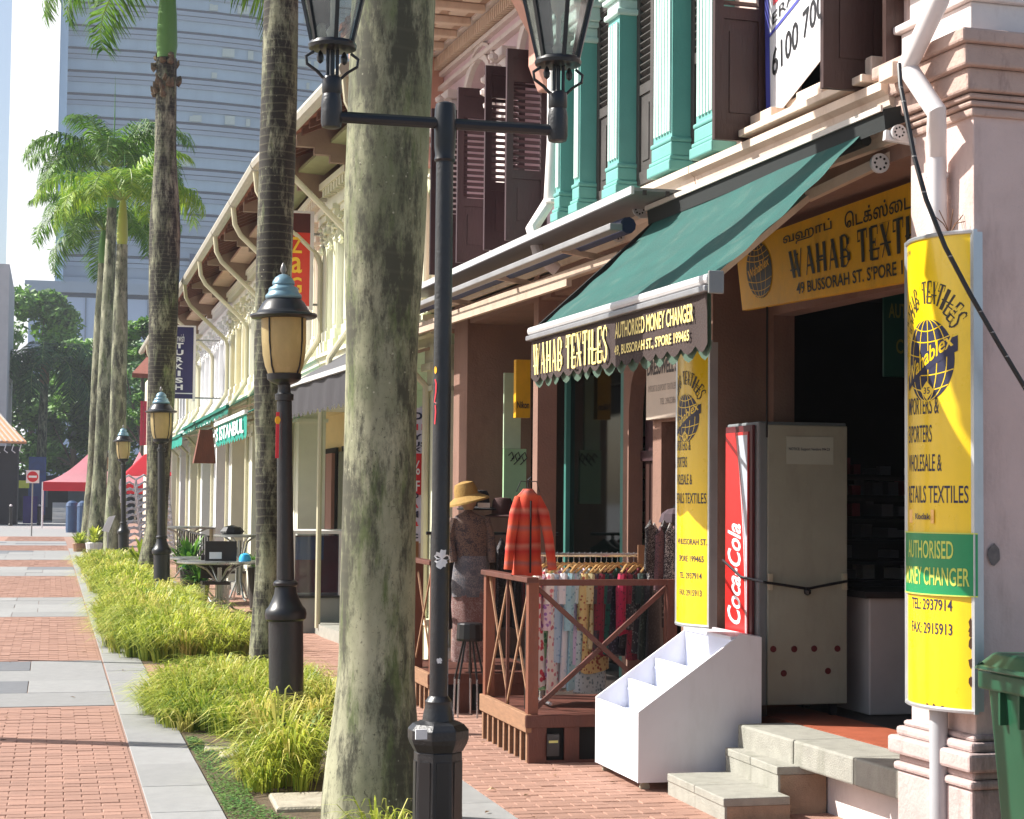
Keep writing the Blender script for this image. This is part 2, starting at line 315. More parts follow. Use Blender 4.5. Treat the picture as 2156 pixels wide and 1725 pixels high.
for i in range(5200):
    y=rd.uniform(9.4,12.9); x=rd.uniform(.94,1.12+.16*math.sin(y*2.3)+(.16 if y<11.4 else .05)); z=rd.uniform(.008,.035); s=rd.uniform(.006,.013); a=rd.uniform(0,6.28)
    dx,dy=math.cos(a)*s,math.sin(a)*s; k=len(m.v); t=rd.uniform(-.4,.4)*s
    m.v+=[Vector((x-dx,y-dy,z-t)),Vector((x+dy*.7,y-dx*.7,z)),Vector((x+dx,y+dy,z+t)),Vector((x-dy*.7,y+dx*.7,z))]; m.f.append((k,k+1,k+2,k+3))
tag(m.build('ground_cover',CL,norm=False),'low green clover creeping along the granite border beside the small grass tuft','ground cover',kind='stuff')
# ---- royal palms
def trunkmat(nm,dk,ringf,bst,wsc,wds,dcol):
    m=bpy.data.materials.new(nm); m.use_nodes=True; n=m.node_tree.nodes; l=m.node_tree.links; b=n['Principled BSDF']; b.inputs['Roughness'].default_value=.85
    tc=n.new('ShaderNodeTexCoord'); oi=n.new('ShaderNodeObjectInfo')
    def noise(sc,st,det=6,rough=.6):
        mp=n.new('ShaderNodeMapping'); mp.inputs['Scale'].default_value=st; l.new(tc.outputs['Object'],mp.inputs[0]); z=n.new('ShaderNodeTexNoise'); z.inputs['Scale'].default_value=sc; z.inputs['Detail'].default_value=det; z.inputs['Roughness'].default_value=rough; l.new(mp.outputs[0],z.inputs[0]); return z
    def ramp(src,a,b_,):
        r=n.new('ShaderNodeMapRange'); r.inputs[1].default_value=a; r.inputs[2].default_value=b_; l.new(src,r.inputs[0]); return r.outputs[0]
    def mix(f,c1,c2):
        x=n.new('ShaderNodeMix'); x.data_type='RGBA'; l.new(f,x.inputs[0])
        for k,c in ((6,c1),(7,c2)):
            if isinstance(c,tuple): x.inputs[k].default_value=lin(c)
            else: l.new(c,x.inputs[k])
        return x.outputs[2]
    base=mix(ramp(noise(3,(1,1,.5)).outputs[0],.35,.62),(172,170,142),(116,120,92))
    green=mix(ramp(noise(4,(1.5,1.5,.3),9,.7).outputs[0],.52,.62),base,(96,108,66))
    dark=mix(ramp(noise(2.4,(1.7,1.7,.5),12,.78).outputs[0],.55-dk,.61-dk*.6),green,dcol)
    v=n.new('ShaderNodeTexVoronoi'); v.inputs['Scale'].default_value=19; l.new(tc.outputs['Object'],v.inputs['Vector'])
    lm=n.new('ShaderNodeMath'); lm.operation='MULTIPLY'; l.new(ramp(v.outputs['Distance'],.13,.05),lm.inputs[0]); l.new(ramp(noise(1.7,(1,1,.6)).outputs[0],.5,.6),lm.inputs[1]); lich=mix(lm.outputs[0],dark,(182,180,156))
    n.active=None
    wv=n.new('ShaderNodeTexWave'); wv.wave_type='BANDS'; wv.bands_direction='Z'; wv.inputs['Scale'].default_value=wsc; wv.inputs['Distortion'].default_value=wds; wv.inputs['Detail'].default_value=4; wv.inputs['Detail Scale'].default_value=1.3; l.new(tc.outputs['Object'],wv.inputs[0])
    sp=mix(ramp(noise(46,(1,1,.7),8,.8).outputs[0],.56,.66),lich,(70,68,54))
    rg=n.new('ShaderNodeMath'); rg.operation='MULTIPLY'; rg.inputs[1].default_value=ringf; l.new(ramp(wv.outputs[0],.88,1.0),rg.inputs[0]); rings=mix(rg.outputs[0],sp,(178,172,140))
    l.new(rings,b.inputs['Base Color'])
    bp=n.new('ShaderNodeBump'); bp.inputs['Strength'].default_value=bst; bp.inputs['Distance'].default_value=.008; sm=n.new('ShaderNodeMath'); sm.operation='ADD'; l.new(wv.outputs[0],sm.inputs[0]); l.new(noise(50,(1,1,1)).outputs[0],sm.inputs[1]); l.new(sm.outputs[0],bp.inputs['Height']); l.new(bp.outputs[0],b.inputs['Normal'])
    return m
BARK=trunkmat('palm_bark_pale',.085,.04,.07,3.2,2.,(72,72,58)); BARKD=trunkmat('palm_bark_blotched',.15,.13,.14,4.2,1.2,(42,38,32))
SHAFT=M('crownshaft',(92,138,62),.45,.15,3,stretch=(1,1,.2)); SHAFTY=M('crownshaft_yellow',(176,184,80),.45,.15,3,stretch=(1,1,.2)); NODE=M('old_sheath',(104,90,70),.9,.4,14,.8,40)
FR=leafmat('palm_leaflet',(38,84,30),(120,162,50),.4,1.0); FR2=leafmat('palm_leaflet_dark',(24,62,34),(74,120,56),.3,1.0); RACH=M('rachis',(130,150,70),.5,.1)
def frondmesh(L,seed,droop=1.,nl=88,lf=.56,mat=None,w0=.04,elev=.9,segs=False):
    rd=random.Random(seed); m=MB(); P=[]; ang=elev; p=Vector((0,0,0)); n=12
    for i in range(n+1):
        P.append(p.copy()); p=p+Vector((math.cos(ang),0,math.sin(ang)))*(L/n); ang-=droop*(.06+.022*i)*12/n*1.05
    rr=MB(); rr.tube(P,[.028*(1-i/n*.85) for i in range(n+1)],5)
    m.v+=rr.v; m.f+=rr.f; nr=len(m.f)
    for i in range(nl):
        t=.16+.84*i/nl; f=t*n; k=min(n-1,int(f)); q=P[k].lerp(P[k+1],f-k); T=(P[k+1]-P[k]).normalized(); N=Vector((0,1,0)).cross(T).normalized()
        ll=lf*(.55+.9*math.sin(math.pi*min(1,t*.9+.08)))*rd.uniform(.85,1.1)
        for s in (-1,1):
            e=rd.uniform(-.35,.55); d=(Vector((0,s,0))*math.cos(e)+N*math.sin(e)*-.6+T*rd.uniform(.3,.8)+Vector((0,0,-rd.random()*.5))).normalized()
            hang=Vector((0,0,-1)); a=q; b=q+d*ll*.5; c=b+(d*.55+hang*rd.uniform(.35,.8)).normalized()*ll*.5
            ww=T*w0*.5; k0=len(m.v); m.v+=[a-ww*.5,a+ww*.5,b-ww,b+ww,c-ww*.15,c+ww*.15]; m.f+=[(k0,k0+1,k0+3,k0+2),(k0+2,k0+3,k0+5,k0+4)]
    me=bpy.data.meshes.new('frond'); me.from_pydata([tuple(v) for v in m.v],[],m.f); me.materials.append(mat or FR); me.materials.append(RACH)
    for i in range(nr): me.polygons[i].material_index=1
    return me
FM=[frondmesh(2.9,s,droop=dr,elev=el) for s,dr,el in ((1,1.0,1.0),(2,1.15,.8),(3,.8,1.1))]
FR3=leafmat('palm_leaflet_bright',(70,128,30),(170,196,60),.45,1.0)
FMB=[frondmesh(2.9,s+30,droop=dr,elev=el,mat=FR3) for s,dr,el in ((1,1.0,1.1),(2,1.2,.8))]
FMD=[frondmesh(3.2,s+9,droop=dr,elev=el,mat=FR2,nl=40,w0=.07,lf=.75) for s,dr,el in ((1,1.1,1.0),(2,1.25,.7))]
def palm(label,pts,rad,zc,shaft=(1.5,.14),nf=13,scale=1.,mats=None,spear=0,seed=1,fm=None,droopy=0.,node=True,azs=None,sh=None,bark=None):
    t=thing('royal_palm',label,'palm tree',(pts[0][0],pts[0][1],0),'royal palms planted along the street')
    # smooth trunk through control points
    P=[];Rr=[]
    for i in range(len(pts)-1):
        for k in range(6):
            f=k/6; P.append(Vector(pts[i]).lerp(Vector(pts[i+1]),f)); f2=f*f*(3-2*f); Rr.append(rad[i]*(1-f2)+rad[i+1]*f2)
    P.append(Vector(pts[-1])); Rr.append(rad[-1]); P[0].z=-.03
    MB().tube(P,Rr,28).build('trunk',bark or BARK,t,smooth=True,ang=60)
    top=Vector(pts[-1]); H,r=shaft
    MB().lathe(tuple(top),[(r*1.05,-.02),(r*1.25,.15*H),(r*1.1,.5*H),(r*.8,.85*H),(r*.45,1.0*H)],16).build('crownshaft',sh or SHAFT,t,smooth=True)
    if node:
        nm=MB(); rd=random.Random(seed)
        for k in range(26):
            a=rd.uniform(0,6.28); z=rd.uniform(-.75,.05); rr=rad[-1]*1.05; p=top+Vector((math.cos(a)*rr,math.sin(a)*rr,z)); q=p+Vector((math.cos(a)*.09,math.sin(a)*.09,rd.uniform(-.02,.16)))
            nm.tube([p,p.lerp(q,.6)+Vector((0,0,-.02)),q],[.07,.05,.01],6)
        nm.build('old_sheaths',NODE,t)['kind']='stuff'
    c=top+Vector((0,0,H*.93)); rd=random.Random(seed); fm=fm or FM
    for k in range(nf):
        a=2*math.pi*k/nf*1.0+rd.uniform(-.2,.2) if azs is None else azs[k]
        o=obj_from(fm[k%len(fm)],'frond',t,c-t.location,(0,rd.uniform(-.25,.55)+droopy,a),(scale*rd.uniform(.88,1.08),)*3)
        o.rotation_mode='XYZ'
    if spear: MB().tube([c,c+Vector((.03,0,spear*.5)),c+Vector((.02,0,spear))],[.035,.02,.004],6).build('spear_leaf',SHAFT,t)
    return t
palm('thick grey-green royal palm trunk standing beside the two-lantern post, nearest of all',[(1.66,9.44,0),(1.675,9.44,.9),(1.68,9.44,2.4),(1.69,9.44,3.3),(1.72,9.44,4.4),(1.75,9.44,6.5)],[.27,.2,.19,.22,.225,.17],6.5,(1.6,.14),nf=9,seed=4)
palm('slender royal palm rising directly behind the nearest single-lantern lamp post',[(1.94,16.7,0),(1.95,16.7,1.2),(1.94,16.7,3.2),(1.97,16.7,5.4),(1.99,16.7,9)],[.17,.125,.165,.168,.12],9,(1.5,.12),nf=9,seed=5,bark=BARKD)
palm('dark blotched royal palm bulging at mid height beside the second single lamp post',[(1.80,34.4,0),(1.9,34.4,1.2),(1.95,34.4,4.2),(1.95,34.4,6.6),(1.93,34.4,8.4),(1.92,34.4,10)],[.3,.2,.26,.29,.2,.19],10,(1.7,.16),nf=8,seed=6,azs=[3.3,2.9,3.7,5.9,.3,1.4,4.6,2.2],scale=1.0,droopy=.3,bark=BARKD)
palm('leftmost pale-trunked palm of the group of three with a drooping green crown',[(1.28,62.5,0),(1.33,62.5,3),(1.42,62.5,7),(1.5,62.5,9.6)],[.34,.2,.2,.16],9.6,(1.2,.13),nf=15,seed=7,scale=1.08,node=False,spear=1.6,droopy=.3)
palm('middle palm of the group of three, its bushy crown tallest of them',[(1.35,58,0),(1.45,58,3),(1.57,58,7),(1.63,58,10.8)],[.3,.21,.22,.15],10.8,(1.4,.14),nf=17,seed=8,scale=1.15,node=False,spear=2.9,droopy=.2)
palm('nearest palm of the group of three with a yellow-green crownshaft',[(1.78,52.5,0),(1.76,52.5,3),(1.77,52.5,6),(1.78,52.5,8.9)],[.36,.24,.22,.16],8.9,(1.35,.13),nf=15,seed=19,scale=1.0,fm=FMB,node=False,sh=SHAFTY,droopy=.05,spear=1.5)
palm('far dark drooping palm behind the no entry sign at left',[(-.9,138,0),(-.85,138,4),(-.75,138,10)],[.42,.36,.3],10,(1.6,.3),nf=16,seed=10,scale=1.9,node=False,fm=FMD,droopy=.45,sh=M('brown_sheath',(140,110,80),.8))
# ---- broadleaf trees
TW=M('tree_bark',(90,80,66),.9,.3,5,.6,30)
LM1=leafmat('tree_leaves',(44,92,32),(126,172,62),.3,.35); LM2=leafmat('tree_leaves_dark',(30,72,28),(100,148,56),.25,.35)
def tree(name,label,x,y,h,rx,rz,n,mat,seed,zc=None,leaf=.4):
    t=thing(name,label,'tree',(x,y,0),'trees behind the plaza'); rd=random.Random(seed)
    tr=MB(); tr.tube([(x,y,-.1),(x+.2,y,h*.35),(x,y,h*.7)],[.35,.26,.1],8); zc=zc or h-rz
    cl=[]
    for k in range(26):
        a=rd.uniform(0,6.28); e=rd.uniform(-.7,1.3); q=Vector((x+rx*.78*math.cos(a)*math.cos(e),y+rx*.6*math.sin(a)*math.cos(e),zc+rz*.8*math.sin(e))); cl.append((q,rd.uniform(.26,.45)*rx))
        if k%3==0: tr.tube([(x+.1,y,h*.35),q],[.1,.03],5)
    tr.build('trunk',TW,t); m=MB()
    for i in range(n):
        q,r=cl[rd.randrange(len(cl))]; d=Vector((rd.gauss(0,1),rd.gauss(0,1),rd.gauss(0,1))).normalized(); p=q+Vector((d.x,d.y,d.z*.7))*r*(rd.random()**.4)
        a=Vector((rd.gauss(0,1),rd.gauss(0,1),rd.gauss(0,.6))).normalized()*leaf*rd.uniform(.5,1.1); b=a.orthogonal().normalized()*leaf*rd.uniform(.3,.5); k=len(m.v)
        m.v+=[p-a,p+b,p+a,p-b]; m.f.append((k,k+1,k+2,k+3))
    m.build('crown',mat,t,norm=False)
for i,(px,y,h,rx,rz,n,mt,lb) in enumerate([(60,168,20.5,4.2,4.2,5200,LM1,'bright green round tree under the tower at far left'),(-60,160,15,5,6,4500,LM2,'dark tree filling the left edge behind the far palm'),(20,165,13,5,6,5500,LM2,'dark tree low behind the far drooping palm'),
  (150,158,12.5,4.5,5.5,5500,LM2,'dark tree between the far palm and the group of three palms'),(185,150,15,3.2,4.5,3800,LM1,'mid green tree just left of the group of three palms'),(250,140,14.5,3.5,6,4500,LM2,'dark green tree hidden behind the group of three palms'),
  (295,120,14.2,2.2,5,4200,LM1,'bright leafy tree right of the group of three palms'),(330,130,12,4,6,4000,LM2,'dark tree low behind the blotched palm')]):
    p=PY(px,1000,y); tree('broadleaf_tree',lb,p.x,y,h,rx,rz,n,mt,20+i,leaf=.42 if y>130 else .3)
def shrubby(m,x,y,z,n,L,seed,sp=.9):
    rd=random.Random(seed)
    for i in range(n):
        a=rd.uniform(0,6.28); e=rd.uniform(.3,1.4); l=L*rd.uniform(.6,1.1); d=Vector((math.cos(a)*math.cos(e)*sp,math.sin(a)*math.cos(e)*sp,math.sin(e))); w_=Vector((-math.sin(a),math.cos(a),0))*l*.05
        p=Vector((x,y,z)); q=p+d*l*.6; r=p+d*l+Vector((0,0,-.22*l)); k=len(m.v); m.v+=[p-w_*.4,p+w_*.4,q-w_,q+w_,r]; m.f+=[(k,k+1,k+3,k+2),(k+2,k+3,k+4)]
# ================================================================ NEAR SHOPHOUSES
def PF(x,y,w=0.):   # pixel -> (u,z) on the near facade plane moved w outwards
    n=Vector((1,.055,0)).normalized(); P=Vector((4.05,8,0))-n*w; d=ray(x,y); o=Vector((0,0,EYE)); q=o+d*((P-o).dot(n)/d.dot(n)); return q.y+w*.055,q.z
PINK=M('pink_plaster',(212,188,180),.88,.09,3,.4,60,stain=.5,stc=(150,122,112))
BPK=M('shaded_pink_plaster',(136,104,90),.9,.12,3,.4,60,stain=.5,stc=(104,74,60))  # pink plaster darkened so its colour carries the shade under the awnings
CREAM=M('cream_plaster',(226,205,186),.85,.07,3,.25,60,stain=.45,stc=(165,130,105))
WHITEP=M('white_plaster',(226,216,212),.85,.06,3,.25,60,stain=.35,stc=(140,110,105))
DIRTY=M('weathered_plaster',(190,164,152),.9,.12,5,.5,60,stain=.95,stc=(92,70,66))
TEAL=M('teal_paint',(106,170,162),.6,.07,4,.15,60,stain=.15,stc=(70,130,125)); TEALL=M('pale_teal_paint',(205,228,222),.6,.05,4,.15,60)
BRN=M('brown_shutter_paint',(58,33,27),.5,.15,6,.3,60,stretch=(1,1,.2)); MAR=M('maroon_shutter_paint',(62,38,42),.5,.15,6,.3,60,stretch=(1,1,.2)); DGREY=M('dark_shutter_paint',(72,68,66),.55,.15,6,.2,60)
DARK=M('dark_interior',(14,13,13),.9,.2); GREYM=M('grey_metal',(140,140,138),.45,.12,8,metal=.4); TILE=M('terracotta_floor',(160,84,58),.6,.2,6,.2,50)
ROOF=M('roof_tile',(128,72,54),.85,.3,5,.5,30,rnd=.15); SOFF=M('painted_soffit',(190,160,140),.85,.12,5,.4,40); WPIPE=M('white_pipe',(228,222,220),.5,.05,5)
GRANL=M('old_granite',(156,154,144),.85,.14,12,.5,110,stain=.55,stc=(110,112,96)); GRANB=M('stained_step_face',(158,134,112),.85,.18,12,.5,110,stain=.5,stc=(112,88,68))
def profile(m,u0,u1,pts,ends=True):
    """run a moulding (list of (w,z)) from u0 to u1"""
    n=len(pts); m.add([(u0,w,z) for w,z in pts]+[(u1,w,z) for w,z in pts],[(i,(i+1)%n,n+(i+1)%n,n+i) for i in range(n)]+[tuple(range(n))[::-1],tuple(range(n,2*n))]); return m
def leaf(root,u,wd,z0,z1,mat,name='shutter_leaf',lz=None,xf=FA,ang=0.,flat=False,slatobj=True):
    """open shutter leaf hinged at (u,w=0) pointing to the street; flat=True -> closed, along u"""
    if flat: f=lambda a,t,z:xf(u+a,t-.03,z)
    else: f=lambda a,t,z:xf(u+t+a*ang,a,z)
    T=.035; st=.055; m=MB(f)
    m.box(0,st,0,T,z0,z1); m.box(wd-st,wd,0,T,z0,z1)
    lz=lz or (z0+(z1-z0)*.45,z1-.2)
    for a,b in ((z0,z0+.09),(lz[0]-.07,lz[0]),(lz[1],lz[1]+.06),(z1-.07,z1)): m.box(st,wd-st,.001,T-.001,a,b)
    m.box(st,wd-st,.012,.022,z0+.09,lz[0]-.07); m.box(st+.04,wd-st-.04,.006,.029,z0+.16,lz[0]-.14)
    if lz[1]+.06<z1-.08: m.box(st,wd-st,.012,.022,lz[1]+.06,z1-.07)
    o=m.build(name,mat,root)
    n=int((lz[1]-lz[0])/.05)
    for k in range(n):
        z=lz[0]+(k+.5)*(lz[1]-lz[0])/n; s=MB(f); s.hexa([(st,.002,z-.018),(wd-st,.002,z-.018),(wd-st,.033,z+.012),(st,.033,z+.012),(st,.002,z-.011),(wd-st,.002,z-.011),(wd-st,.033,z+.019),(st,.033,z+.019)]); s.build('slat',mat,o,norm=False)
    return o
# ---- pink house no. 49 -------------------------------------------------------
hA=thing('shophouse','pink corner-pilastered shophouse with brown upstairs shutters behind the green awning','shophouse',FA(8,0,0))
MB(FA).box(7.47,8.04,-1.3,0,0,3.9).build('corner_pilaster',PINK,hA,bevel=.008)
m=MB(FA)
for z0,z1,e in ((0,.1,.075),(.1,.42,.05),(.42,.46,.065),(.46,.5,.045),(.5,.585,.085),(.585,.63,.055),(.63,.66,.03)): m.box(7.47-e,8.04+e,-1.32,e,z0,z1)
m.build('pedestal',M('peeling_pedestal_paint',(186,166,162),.88,.14,6,.6,40,stain=.95,stc=(95,80,76)),hA,bevel=.018)
m=MB(FA)
for z0,z1,e in ((3.49,3.53,.02),(3.535,3.56,.035),(3.565,3.59,.05),(3.595,3.7,.075),(3.7,3.80,.11),(3.80,3.865,.14)): m.box(7.47-e,8.04+e,-1.34,e,z0,z1)
m.build('capital',DIRTY,hA,bevel=.012)
m=MB(FA)
for z0,z1,e in ((3.865,4.02,.03),(4.02,4.06,.06),(4.06,4.2,.0),(4.2,4.26,.05),(4.26,4.32,.08),(4.32,6.3,-.02)): m.box(7.47-e,8.05+e,-1.33,e,z0,z1)
m.build('upper_pilaster',WHITEP,hA,bevel=.01)
MB(FA).box(7.36,7.37+.02,-1.2,-.55,2.93,2.965).build('conduit',WPIPE,hA)
MB(FA).box(7.455,7.468,-.9,-.28,3.18,3.215).build('wall_rib',DIRTY,hA)
corn=[(-.1,3.5),(.02,3.5),(.03,3.58),(.07,3.6),(.07,3.64),(.1,3.66),(.11,3.71),(.15,3.73),(.15,3.775),(-.1,3.8)]
profile(MB(FA),8.06,10.46,corn).build('string_course',CREAM,hA)
m=MB(FA); m.box(8.2,9.72,-.05,.18,3.8,3.84); m.box(8.25,8.5,-.05,.1,3.84,3.95);m.box(8.75,9.05,-.05,.12,3.84,3.93); m.box(9.4,9.72,-.05,.1,3.84,3.93); m.box(8.2,9.75,-.12,-.0,3.84,3.97); m.build('window_sill',CREAM,hA,bevel=.006)
m=MB(FA); m.box(8.06,8.22,-.25,0,3.8,7); m.box(9.72,10.46,-.25,0,3.8,7); m.box(8.22,9.72,-.25,0,5.9,7); m.build('upper_wall',PINK,hA)
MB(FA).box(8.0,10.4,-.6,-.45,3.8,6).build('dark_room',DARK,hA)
leaf(hA,9.66,.33,3.78,5.5,BRN); leaf(hA,8.30,.34,3.78,5.5,BRN); leaf(hA,8.10,.1,3.86,5.5,BRN)
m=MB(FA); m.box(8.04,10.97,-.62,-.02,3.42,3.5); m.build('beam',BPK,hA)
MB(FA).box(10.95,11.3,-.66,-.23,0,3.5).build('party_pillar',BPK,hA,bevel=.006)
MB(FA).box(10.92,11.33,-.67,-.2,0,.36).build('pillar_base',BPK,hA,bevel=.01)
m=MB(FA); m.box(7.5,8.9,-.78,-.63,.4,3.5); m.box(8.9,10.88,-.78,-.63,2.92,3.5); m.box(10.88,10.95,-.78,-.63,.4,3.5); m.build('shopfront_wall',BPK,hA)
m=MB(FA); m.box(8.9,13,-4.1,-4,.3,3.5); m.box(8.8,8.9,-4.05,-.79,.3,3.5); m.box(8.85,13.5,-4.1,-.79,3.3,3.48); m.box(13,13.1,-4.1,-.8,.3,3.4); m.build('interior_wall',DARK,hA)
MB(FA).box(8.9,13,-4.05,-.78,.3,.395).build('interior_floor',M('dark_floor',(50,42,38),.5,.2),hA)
MB(FA).box(7.5,10.93,-.78,-.36,.25,.4).build('walkway_floor',TILE,hA)
m=MB(FA); 
for a,b in ((8.02,8.62),(8.63,9.31),(9.32,10.04)): m.box(a,b,-.35,0,.255,.4)
m.build('ledge_stone',GRANL,hA,bevel=.012)
MB(FA).box(7.5,10.05,-.75,-.17,0,.25).build('ledge_wall',WHITEP,hA)
def gable_roof(root,u0,u1,xf=FA,name='roof',w1=1.0,z1=5.95,deep=-4.2,z2=7.9,soff=SOFF):
    MB(xf).hexa([(u0,w1,z1),(u1,w1,z1),(u1,deep,z2),(u0,deep,z2),(u0,w1,z1+.06),(u1,w1,z1+.06),(u1,deep,z2+.06),(u0,deep,z2+.06)]).build(name,ROOF,root)
    tl=MB(xf); n=int((u1-u0)/.24); 
    for k in range(n):
        uc=u0+(k+.5)*(u1-u0)/n
        tl.add([(uc-.075,w1+.03,z1+.06),(uc-.04,w1+.03,z1+.12),(uc+.04,w1+.03,z1+.12),(uc+.075,w1+.03,z1+.06),(uc-.075,deep,z2+.06),(uc-.04,deep,z2+.12),(uc+.04,deep,z2+.12),(uc+.075,deep,z2+.06)],[(0,1,2,3),(0,1,5,4),(1,2,6,5),(2,3,7,6)])
    o=tl.build('roof_tiles',ROOF,root); o['kind']='stuff'
    m=MB(xf)
    for k in range(int((u1-u0)/.42)): 
        u=u0+.2+k*.42; m.hexa([(u,w1-.03,z1-.08),(u+.07,w1-.03,z1-.08),(u+.07,0,z1+.3),(u,0,z1+.3),(u,w1-.03,z1-.002),(u+.07,w1-.03,z1-.002),(u+.07,0,z1+.43),(u,0,z1+.43)])
    m.build('rafters',M('rafter_paint',(98,62,50),.8,.2),root)['kind']='stuff'
def back_block(root,u0,u1,mat,xf=FA):
    MB(xf).box(u0,u1,-9,-4.2,.1,7.8).build('rear_block',mat,root)
gable_roof(hA,7.3,10.46,w1=.5,z1=6.5,z2=8.2,deep=-4.2); back_block(hA,7.5,10.46,PINK)
# ---- teal house ---------------------------------------------------------------
hB=thing('shophouse','teal shophouse with fluted columns and closed dark louvred shutters','shophouse',FA(12,0,0))
MB(FA).box(10.47,13.45,-.3,-.12,3.8,7).build('upper_wall',TEAL,hB)
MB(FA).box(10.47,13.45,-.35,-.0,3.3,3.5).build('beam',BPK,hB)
profile(MB(FA),10.47,13.45,corn).build('string_course',CREAM,hB)
cols=[]
for a,b,wd in ((1466,1504,.13),(1376,1415,.13),(1280,1303,.13),(1212,1224,.12),(1174,1183,.12)):
    u1=PF(a,300,wd)[0]; u0=PF(b,300,wd)[0]; cols.append((u0,u1))
for i,(u0,u1) in enumerate(cols):
    w1=.13; c=MB(FA); c.box(u0,u1,-.12,w1,4.02,5.05); col=c.build('column',TEAL,hB)
    n=max(3,int((u1-u0)/.05)); fm_=MB(FA)
    for k in range(n): 
        a=u0+.015+(u1-u0-.03)*k/n; fm_.box(a,a+(u1-u0-.03)/n*.6,w1,w1+.014,4.06,5.0)
    fm_.build('fluting',TEALL,col,norm=False)
    b=MB(FA)
    for z0,z1,e in ((3.8,3.87,.035),(3.87,3.9,.025),(3.9,3.99,.012),(3.99,4.02,.018)): b.box(u0-e,u1+e,-.12,w1+e,z0,z1)
    b.build('column_base',TEAL,hB,bevel=.01)
    b=MB(FA)
    for z0,z1,e in ((5.05,5.09,.03),(5.09,5.16,.01),(5.16,5.2,.04),(5.2,5.3,.06),(5.3,5.35,.09)): b.box(u0-e,u1+e,-.12,w1+e,z0,z1)
    for k in range(3): b.lathe(FA(u0+(u1-u0)*(k+.5)/3,w1+.03,5.24),[(.0,-.04),(.025,-.02),(.025,.02),(0,.04)],6) if False else None
    b.build('capital',TEALL,hB,bevel=.012)
for (a0,a1),(b0,b1) in zip(cols[:-1],cols[1:]):
    g0,g1=a1+.0,b0
    if g1-g0<.12: continue
    n=max(1,round((g1-g0)/.38)); wd=(g1-g0)/n
    for k in range(n): leaf(hB,g0+k*wd+.005,wd-.01,3.86,5.5,DGREY,name='louvred_shutter',flat=True,lz=(4.55,5.25))
m=MB(FA); m.box(10.47,13.45,-.15,.2,5.5,5.9); m.build('frieze',TEAL,hB)
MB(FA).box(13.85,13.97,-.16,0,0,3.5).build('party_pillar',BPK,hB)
# ground floor front of the teal house
m=MB(FA); SW=-.64
def swall(a,b,z0,z1): m.box(a,b,SW-.12,SW,z0,z1)
swall(11.3,12.42,.3,3.5); swall(12.42,12.82,2.3,3.5); swall(12.25,12.95,.3,3.5) if False else None
# arched door bay
ua,ub,zs=12.99,13.5,2.42
swall(12.82,ua,.3,3.5); swall(ub,13.62,.3,3.5); swall(ua,ub,2.78,3.5)
N=12
for k in range(N):
    a=ua+(ub-ua)*k/N; b=ua+(ub-ua)*(k+1)/N; c=(ua+ub)/2; r=(ub-ua)/2
    za=zs+.36*math.sqrt(max(0,1-((a-c)/r)**2)); zb=zs+.36*math.sqrt(max(0,1-((b-c)/r)**2))
    m.hexa([(a,SW-.12,za),(b,SW-.12,zb),(b,SW,zb),(a,SW,za),(a,SW-.12,2.78),(b,SW-.12,2.78),(b,SW,2.78),(a,SW,2.78)])
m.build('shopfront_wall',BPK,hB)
d=MB(FA); d.box(ua,ub,SW-.2,SW-.14,.3,2.8); dr=d.build('arched_door',MAR,hB)
q=MB(FA)
for k in range(4): q.box(ua+.02+k*.12,ua+.11+k*.12,SW-.14,SW-.125,.5,2.1)
q.build('door_panel',BRN,dr); MB(FA).box(ua,ub,SW-.13,SW-.1,2.02,2.1).build('door_rail',MAR,dr)
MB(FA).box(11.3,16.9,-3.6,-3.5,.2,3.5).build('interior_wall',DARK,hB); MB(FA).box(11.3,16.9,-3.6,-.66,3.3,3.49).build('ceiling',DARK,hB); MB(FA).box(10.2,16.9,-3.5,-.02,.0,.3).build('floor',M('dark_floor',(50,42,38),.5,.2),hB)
# shop window beyond
f=MB(FA); f.box(13.62,13.68,SW-.08,SW,.3,3.3); f.box(15.0,15.05,SW-.08,SW,.3,3.3); f.box(16.7,16.8,SW-.08,SW,.3,3.5); f.box(13.68,16.7,SW-.08,SW,3.2,3.3); f.build('window_frame',M('teal_frame',(60,120,110),.5,.1),hB)
MB(FA).box(13.68,16.7,SW-.05,SW-.04,.3,3.2).build('shop_glass',glass('dark_shop_glass',(60,70,70),-.02,.02,(40,66,62)),hB)
gable_roof(hB,10.46,13.5,w1=.6,z1=6.4,z2=8.2); back_block(hB,10.46,13.5,TEAL)
# ---- pink arched house -----------------------------------------------------------
hC=thing('shophouse','pale pink shophouse with round arched windows and open maroon shutters','shophouse',FA(15,0,0))
def archwall(root,xf,u0,u1,z0,z1,ops,mat,name='upper_wall',w0=-.28,w1=0):
    m=MB(xf); x=u0
    for a,b,zsill,zsp,r in ops:
        m.box(x,a,w0,w1,z0,z1); 
        if zsill>z0: m.box(a,b,w0,w1,z0,zsill)
        N=14; c=(a+b)/2; h=(b-a)/2
        for k in range(N):
            p=a+(b-a)*k/N; q=a+(b-a)*(k+1)/N; zp=zsp+r*math.sqrt(max(0,1-((p-c)/h)**2)); zq=zsp+r*math.sqrt(max(0,1-((q-c)/h)**2))
            m.hexa([(p,w0,zp),(q,w0,zq),(q,w1,zq),(p,w1,zp),(p,w0,z1),(q,w0,z1),(q,w1,z1),(p,w1,z1)])
        x=b
    m.box(x,u1,w0,w1,z0,z1); return m.build(name,mat,root)
